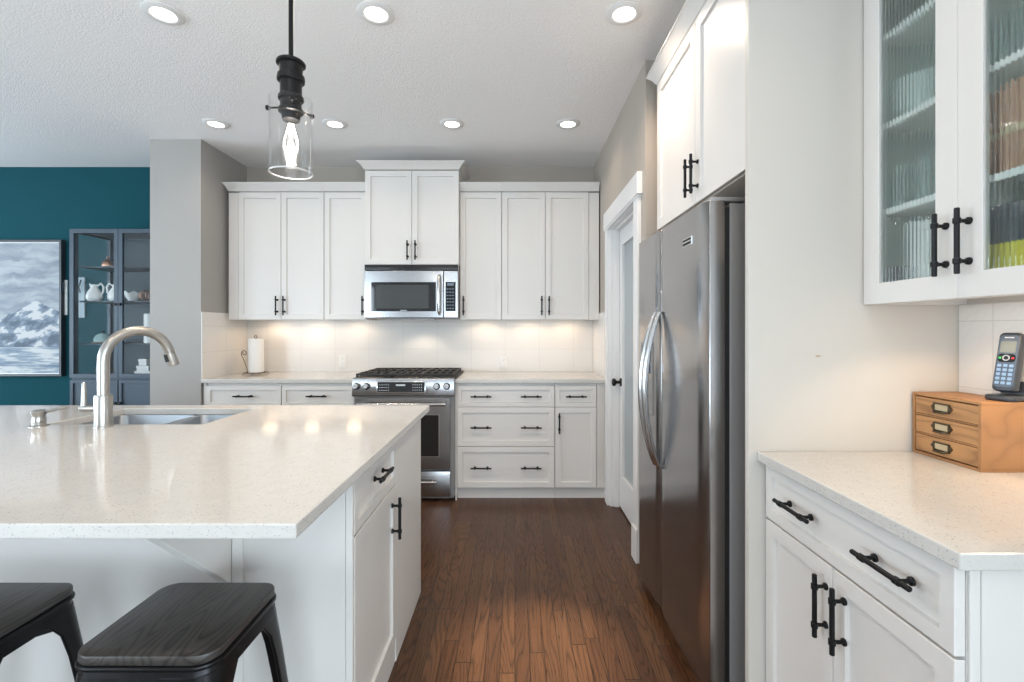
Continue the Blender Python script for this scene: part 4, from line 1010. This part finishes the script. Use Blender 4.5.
fx1, fz0, fz1 = -4.000, 0.882, 2.088; fx0 = fx1 - 1.206
pf = thing('framed_painting', 'framed blue and white mountain painting on the teal wall', 'painting', (fx1, BACK - 0.045, 1.485))
b = B(); ring(b, fx0 - fx1, 0, fz0 - 1.485, fz1 - 1.485, 0.020, 0, 0.044); obj('frame', b, pbr('dark_frame', (0.025, 0.030, 0.036), 0.4), pf, 0, 0.002)
b = B(); ring(b, fx0 - fx1 + 0.0205, -0.0205, fz0 - 1.485 + 0.0205, fz1 - 1.485 - 0.0205, 0.008, 0.012, 0.04); obj('inner_edge', b, M_trim, pf, 0)
b = B(); box(b, fx0 - fx1 + 0.028, -0.028, 0.016, 0.030, fz0 - 1.457, fz1 - 1.513); obj('canvas', b, painting(), pf, 0)

VX0, VX1, VY0, VY1, VH = -3.605, -2.815, 3.865, BACK - 0.004, 2.112
vi = thing('display_cabinet', 'dark blue-grey display cabinet with glass doors on the teal wall', 'cabinet', (VX0, VY0, 0))
M_vit = pbr('blue_grey_metal', (0.045, 0.066, 0.088), 0.42, 0.2); M_vin = pbr('dark_slate_panel', (0.026, 0.050, 0.066), 0.6)
vw, vd = VX1 - VX0, VY1 - VY0; vs_ = 0.895
b = B(); pw = 0.030
for x in (0, vw - pw):
    for y in (0.022, vd - pw): box(b, x, x + pw, y, y + pw, 0.0, VH, 0.002)
for z0, z1 in ((0.06, 0.09), (vs_ - 0.015, vs_ + 0.015), (VH - 0.028, VH)):
    box(b, pw, vw - pw, 0.022, 0.022 + pw, z0, z1); box(b, pw, vw - pw, vd - pw, vd, z0, z1)
    box(b, 0, pw, 0.022 + pw, vd - pw, z0, z1); box(b, vw - pw, vw, 0.022 + pw, vd - pw, z0, z1)
obj('frame', b, M_vit, vi, 0)
b = B(); box(b, pw, vw - pw, vd - 0.012, vd - 0.004, 0.09, VH - 0.028); obj('back_panel', b, M_vin, vi, 0)
b = B(); box(b, pw, vw - pw, 0.022 + pw, vd - pw, VH - 0.018, VH - 0.004); obj('top_panel', b, M_vit, vi, 0)
b = B(); box(b, 0.008, 0.016, 0.052, vd - pw, 0.09, vs_ - 0.015); box(b, vw - 0.016, vw - 0.008, 0.052, vd - pw, 0.09, vs_ - 0.015); obj('lower_side', b, M_vit, vi, 0)
b = B(); box(b, pw, vw - pw, 0.052, vd - pw, vs_ - 0.01, vs_ + 0.01); obj('lower_shelf', b, M_vit, vi, 0)
for x in (0.011, vw - 0.016):
    b = B(); box(b, x, x + 0.005, 0.052, vd - pw, vs_ + 0.015, VH - 0.028); obj('side_glass', b, M_glass, vi, 0)
VS = [1.182, 1.532, 1.815]
for z in VS:
    b = B(); box(b, pw + 0.002, vw - pw - 0.002, 0.056, vd - 0.035, z - 0.012, z, 0.001); obj('shelf', b, M_vit, vi, 0)
for x0, x1, hs in ((0.001, vw / 2 - 0.001, 1), (vw / 2 + 0.001, vw - 0.001, -1)):
    b = B(); ring(b, x0, x1, vs_ + 0.008, VH - 0.002, 0.034, 0, 0.020); do = obj('glass_door', b, M_vit, vi, 0, 0.002)
    b = B(); box(b, x0 + 0.030, x1 - 0.030, 0.008, 0.012, vs_ + 0.038, VH - 0.032); obj('pane', b, M_glass, do, 0)
    b = B(); xx = x1 - 0.017 if hs > 0 else x0 + 0.017; tube(b, [(xx, 0, 1.500), (xx, -0.018, 1.500)], [0.010, 0.013], 14); obj('knob', b, M_black, do)
    b = shaker(x0, x1, 0.066, vs_ - 0.006, 0.034, 0.020); bmesh.ops.translate(b, vec=(0, 0.0208, 0), verts=b.verts); lo_ = obj('lower_door', b, M_vit, vi, 30)
    b = B(); tube(b, [(xx, 0, 0.70), (xx, -0.018, 0.70)], [0.010, 0.013], 14); obj('knob', b, M_black, lo_)

# ornaments in the display cabinet
def orn(px, Y, z): return ((px - CX) * Y / F, Y, z)
M_copper = pbr('rose_gold', (0.62, 0.34, 0.24), 0.28, 0.9)
cb = thing('trinket_jar', 'small rose-gold lidded jar on the top shelf of the display cabinet', 'ornament', orn(108, 4.06, VS[2] + 0.0008))
b = B(); lathe(b, [(0, 0), (0.034, 0), (0.042, 0.012), (0.043, 0.032), (0.034, 0.052), (0, 0.053)], 24); obj('jar', b, M_copper, cb)
b = B(); lathe(b, [(0.034, 0.0535), (0.018, 0.070), (0.006, 0.076), (0.010, 0.086), (0.007, 0.098), (0, 0.100)], 20); obj('lid', b, M_copper, cb)
def jug(px, label, flip):
    r = thing('jug', label, 'ornament', orn(px, 4.02, VS[1] + 0.0008))
    b = B(); lathe(b, [(0, 0), (0.040, 0), (0.056, 0.020), (0.058, 0.045), (0.046, 0.080), (0.028, 0.110), (0.022, 0.130), (0.026, 0.140), (0.020, 0.138), (0.018, 0.126), (0, 0.120)], 28); obj('body', b, M_white, r)
    b = B(); s = flip; tube(b, [(s * 0.024, 0, 0.128), (s * 0.055, 0, 0.150), (s * 0.078, 0, 0.120), (s * 0.072, 0, 0.075), (s * 0.052, 0, 0.045)], [0.007, 0.008, 0.008, 0.007, 0.006], 10); obj('handle', b, M_white, r)
    b = B(); tube(b, [(-s * 0.020, 0, 0.118), (-s * 0.034, 0, 0.138), (-s * 0.040, 0, 0.150)], [0.013, 0.008, 0.004], 10); obj('spout', b, M_white, r)
jug(94.5, 'white ceramic jug on the middle display shelf nearest the painting', 1)
jug(116, 'white ceramic jug on the middle display shelf, behind the meeting door frames', -1)
b = B(); prof = []
lathe(b, [(0, 0), (0.030, 0), (0.034, 0.008), (0.052, 0.040), (0.066, 0.075), (0.062, 0.075), (0.048, 0.042), (0.028, 0.012), (0, 0.010)], 28)
for v in b.verts:
    if v.co.z > 0.05: v.co.z += 0.010 * math.sin(6 * math.atan2(v.co.y, v.co.x))
o = obj('ruffled_bowl', b, M_white, None); o.location = orn(133, 4.03, VS[1] + 0.0008); tag(o, 'white ruffled bowl on the middle display shelf', 'ornament')
b = B()
for k in range(6):
    a = PI * k / 6; tube(b, [(0.045 * math.cos(t_) * math.cos(a), 0.045 * math.cos(t_) * math.sin(a), 0.0475 + 0.045 * math.sin(t_)) for t_ in [2 * PI * q / 20 for q in range(21)]], 0.0026, 6)
o = obj('wire_ball', b, M_copper, None); o.location = orn(146.5, 4.03, VS[1] + 0.0008); tag(o, 'coppery wire ball beside the white ruffled bowl', 'ornament')
cl = thing('dome_ornament', 'pale dome ornament with dark knob on the lower display shelf', 'ornament', orn(103, 4.02, VS[0] + 0.0008))
b = B(); lathe(b, [(0, 0), (0.070, 0), (0.072, 0.006), (0.066, 0.010), (0, 0.010)], 28); obj('base', b, M_copper, cl)
b = B(); lathe(b, [(0.062, 0.0105), (0.060, 0.040), (0.046, 0.066), (0.022, 0.080), (0, 0.083)], 28); obj('dome', b, pbr('pale_teal_glass', (0.35, 0.50, 0.50), 0.2), cl)
b = B(); lathe(b, [(0, 0.0835), (0.006, 0.084), (0.012, 0.094), (0.009, 0.104), (0, 0.106)], 16); obj('knob', b, M_black, cl)
b = B(); lathe(b, [(0, 0), (0.030, 0), (0.036, 0.010), (0.036, 0.075), (0.026, 0.090), (0.026, 0.105), (0.022, 0.105), (0.022, 0.090), (0, 0.088)], 24)
o = obj('jar', b, pbr('dark_green_jar', (0.03, 0.05, 0.05), 0.3), None); o.location = orn(101, 4.00, vs_ + 0.0158); tag(o, 'dark squat jar at the floor of the display cabinet glass part', 'ornament')
b = B(); lathe(b, [(0, 0), (0.036, 0), (0.036, 0.240), (0.030, 0.246), (0, 0.244)], 24)
o = obj('candle', b, M_white, None); o.location = orn(149, 4.00, VS[0] + 0.0008); tag(o, 'tall white pillar candle on the lower display shelf by the grey wall', 'candle')
zz = vs_ + 0.0108
for w_, h_ in ((0.13, 0.045), (0.10, 0.045), (0.065, 0.055)):
    b = B(); box(b, -w_ / 2, w_ / 2, -0.05, 0.05, 0, h_, 0.003); box(b, -w_ / 2 - 0.002, w_ / 2 + 0.002, -0.052, 0.052, h_ * 0.6, h_, 0.002)
    o = obj('gift_box', b, M_white, None); X_, Y_, _ = orn(147, 4.00, 0); o.location = (X_, Y_, zz); zz += h_ + 0.0005
    tag(o, {0.13: 'widest white box, bottom of the stack in the display cabinet', 0.10: 'middle white box of the stack in the display cabinet', 0.065: 'smallest white box on top of the stack in the display cabinet'}[w_], 'box', 'stacked white boxes')
# slim white wall pieces on the teal wall
def plaque(px, w, z0, z1, label, mat):
    X_ = (px - CX) * BACK / F
    r = thing('wall_plaque', label, 'wall decoration', (X_, BACK - 0.001, z0), 0, 'slim white wall decorations')
    b = B(); box(b, -w / 2, w / 2, -0.012, 0, 0, z1 - z0, 0.002); obj('board', b, mat, r, 0)
    b = B(); tube(b, [(-w * 0.2, -0.012, (z1 - z0) * 0.62), (-w * 0.1, -0.030, (z1 - z0) * 0.75), (w * 0.25, -0.030, (z1 - z0) * 0.93)], 0.006, 8); obj('hook', b, M_vit, r)
plaque(66.3, 0.034, 1.425, 1.735, 'slim white wall piece between the painting and the display cabinet', M_white)
plaque(82.5, 0.060, 1.400, 1.760, 'pale wall piece seen through the display cabinet side glass', pbr('pale_grey_blue', (0.30, 0.37, 0.41), 0.5))

# ------------------------------------------------------------------ contents of the reeded-glass cabinet (local to the cabinet's own axes)
def inside(lx, ly, z): return (GX + ly, GY - lx, z + 0.0008)
FLR = GB + 0.048; L1, L2, L3 = [z + 0.018 for z in SH]
def put(name, bm, mat, lx, ly, z, label, cat, group=None, sm=35):
    o = obj(name, bm, mat, None, sm); o.location = inside(lx, ly, z); return tag(o, label, cat, group)
M_yel = pbr('yellow_card', (0.72, 0.62, 0.03), 0.5); M_navy = pbr('navy_card', (0.02, 0.03, 0.05), 0.4); M_brown = pbr('tan_leather', (0.42, 0.22, 0.13), 0.5)
b = B(); lathe(b, [(0, 0), (0.041, 0), (0.045, 0.006), (0.045, 0.150), (0.047, 0.152), (0.047, 0.175), (0.041, 0.180), (0.014, 0.182), (0.012, 0.196), (0, 0.198)], 32)
put('canister', b, M_white, 0.140, 0.068, FLR, 'tall white lidded canister behind the reeded glass', 'canister')
b = B(); lathe(b, [(0, 0), (0.019, 0), (0.026, 0.02), (0.028, 0.062), (0.025, 0.062), (0.023, 0.022), (0, 0.008)], 28)
put('bowl', b, M_navy, 0.052, 0.050, FLR, 'dark cup behind the reeded glass beside the white canister', 'cup')
for k in range(3):
    r = thing('carton', ['yellow and dark carton nearest the white canister in the glass cabinet', 'yellow and dark carton, middle one of the row in the glass cabinet', 'yellow and dark carton, end one of the row in the glass cabinet'][k], 'carton', inside(0.340 + k * 0.072, 0.075, FLR), 0, 'yellow cartons behind the reeded glass')
    b = B(); box(b, -0.10 / 2, 0.05, -0.033, 0.033, 0, 0.075, 0.001); obj('lower_band', b, M_yel, r, 0)
    b = B(); box(b, -0.10 / 2, 0.05, -0.033, 0.033, 0.0755, 0.165, 0.001); obj('upper_band', b, M_navy, r, 0)
M_tumb = thin_glass('tumbler_glass', (0.92, 0.97, 0.96), 1.5, 0.06)
def tumbler(lx, ly, z, label):
    b = B(); lathe(b, [(0, 0.004), (0.028, 0.004), (0.036, 0.120), (0.038, 0.120), (0.030, 0.0), (0, 0.0)], 24)
    put('tumbler', b, M_tumb, lx, ly, z, label, 'glass', 'drinking glasses behind the reeded glass')
for k, (lx, ly) in enumerate(((0.075, 0.065), (0.165, 0.065))):
    tumbler(lx, ly, L1, ['clear tumbler on the lowest glass-cabinet shelf by the end panel', 'clear tumbler on the lowest glass-cabinet shelf by the door meeting stiles'][k])
for k in range(2):
    tumbler(0.36 + 0.1 * k, 0.07, L2, ['clear tumbler above the tan books, nearer the meeting doors', 'clear tumbler above the tan books, nearer the cabinet end'][k])
for k in range(4):
    b = B(); lathe(b, [(0, 0), (0.032, 0), (0.066, 0.038), (0.069, 0.044), (0.064, 0.043), (0.030, 0.006), (0, 0.005)], 28)
    put('bowl', b, pbr('pale_celadon', (0.62, 0.70, 0.68), 0.2), 0.105, 0.088, L2 + k * 0.0225, ['lowest pale bowl of the nested stack in the glass cabinet', 'second pale bowl up in the nested stack', 'third pale bowl up in the nested stack', 'top pale bowl of the nested stack in the glass cabinet'][k], 'bowl', 'nested pale bowls')
for k in range(4):
    b = B(); h_ = 0.195 + 0.008 * (k % 2); 
    r = thing('book', ['tan book standing nearest the meeting doors in the glass cabinet', 'tan book second in the standing row', 'tan book third in the standing row', 'tan book last in the standing row at the cabinet end'][k], 'book', inside(0.362 + k * 0.043, 0.090, L1), 0, 'tan books behind the reeded glass')
    box(b, -0.07, 0.07, -0.019, 0.019, 0, h_, 0.002); obj('cover', b, M_brown, r, 0)
    b = B(); box(b, -0.0712, -0.0702, -0.0185, 0.0185, h_ * 0.42, h_ * 0.50); obj('spine_band', b, M_card, r, 0)
    b = B(); box(b, -0.066, 0.0705, -0.0165, 0.0165, 0.004, h_ + 0.0006); obj('pages', b, M_white, r, 0)
b = B(); lathe(b, [(0, 0), (0.05, 0), (0.060, 0.02), (0.060, 0.10), (0.05, 0.13), (0.02, 0.15), (0.02, 0.17), (0, 0.171)], 28)
put('jar', b, pbr('dark_stoneware', (0.05, 0.06, 0.055), 0.3), 0.085, 0.078, L3, 'dark stoneware jar on the highest glass-cabinet shelf', 'jar')
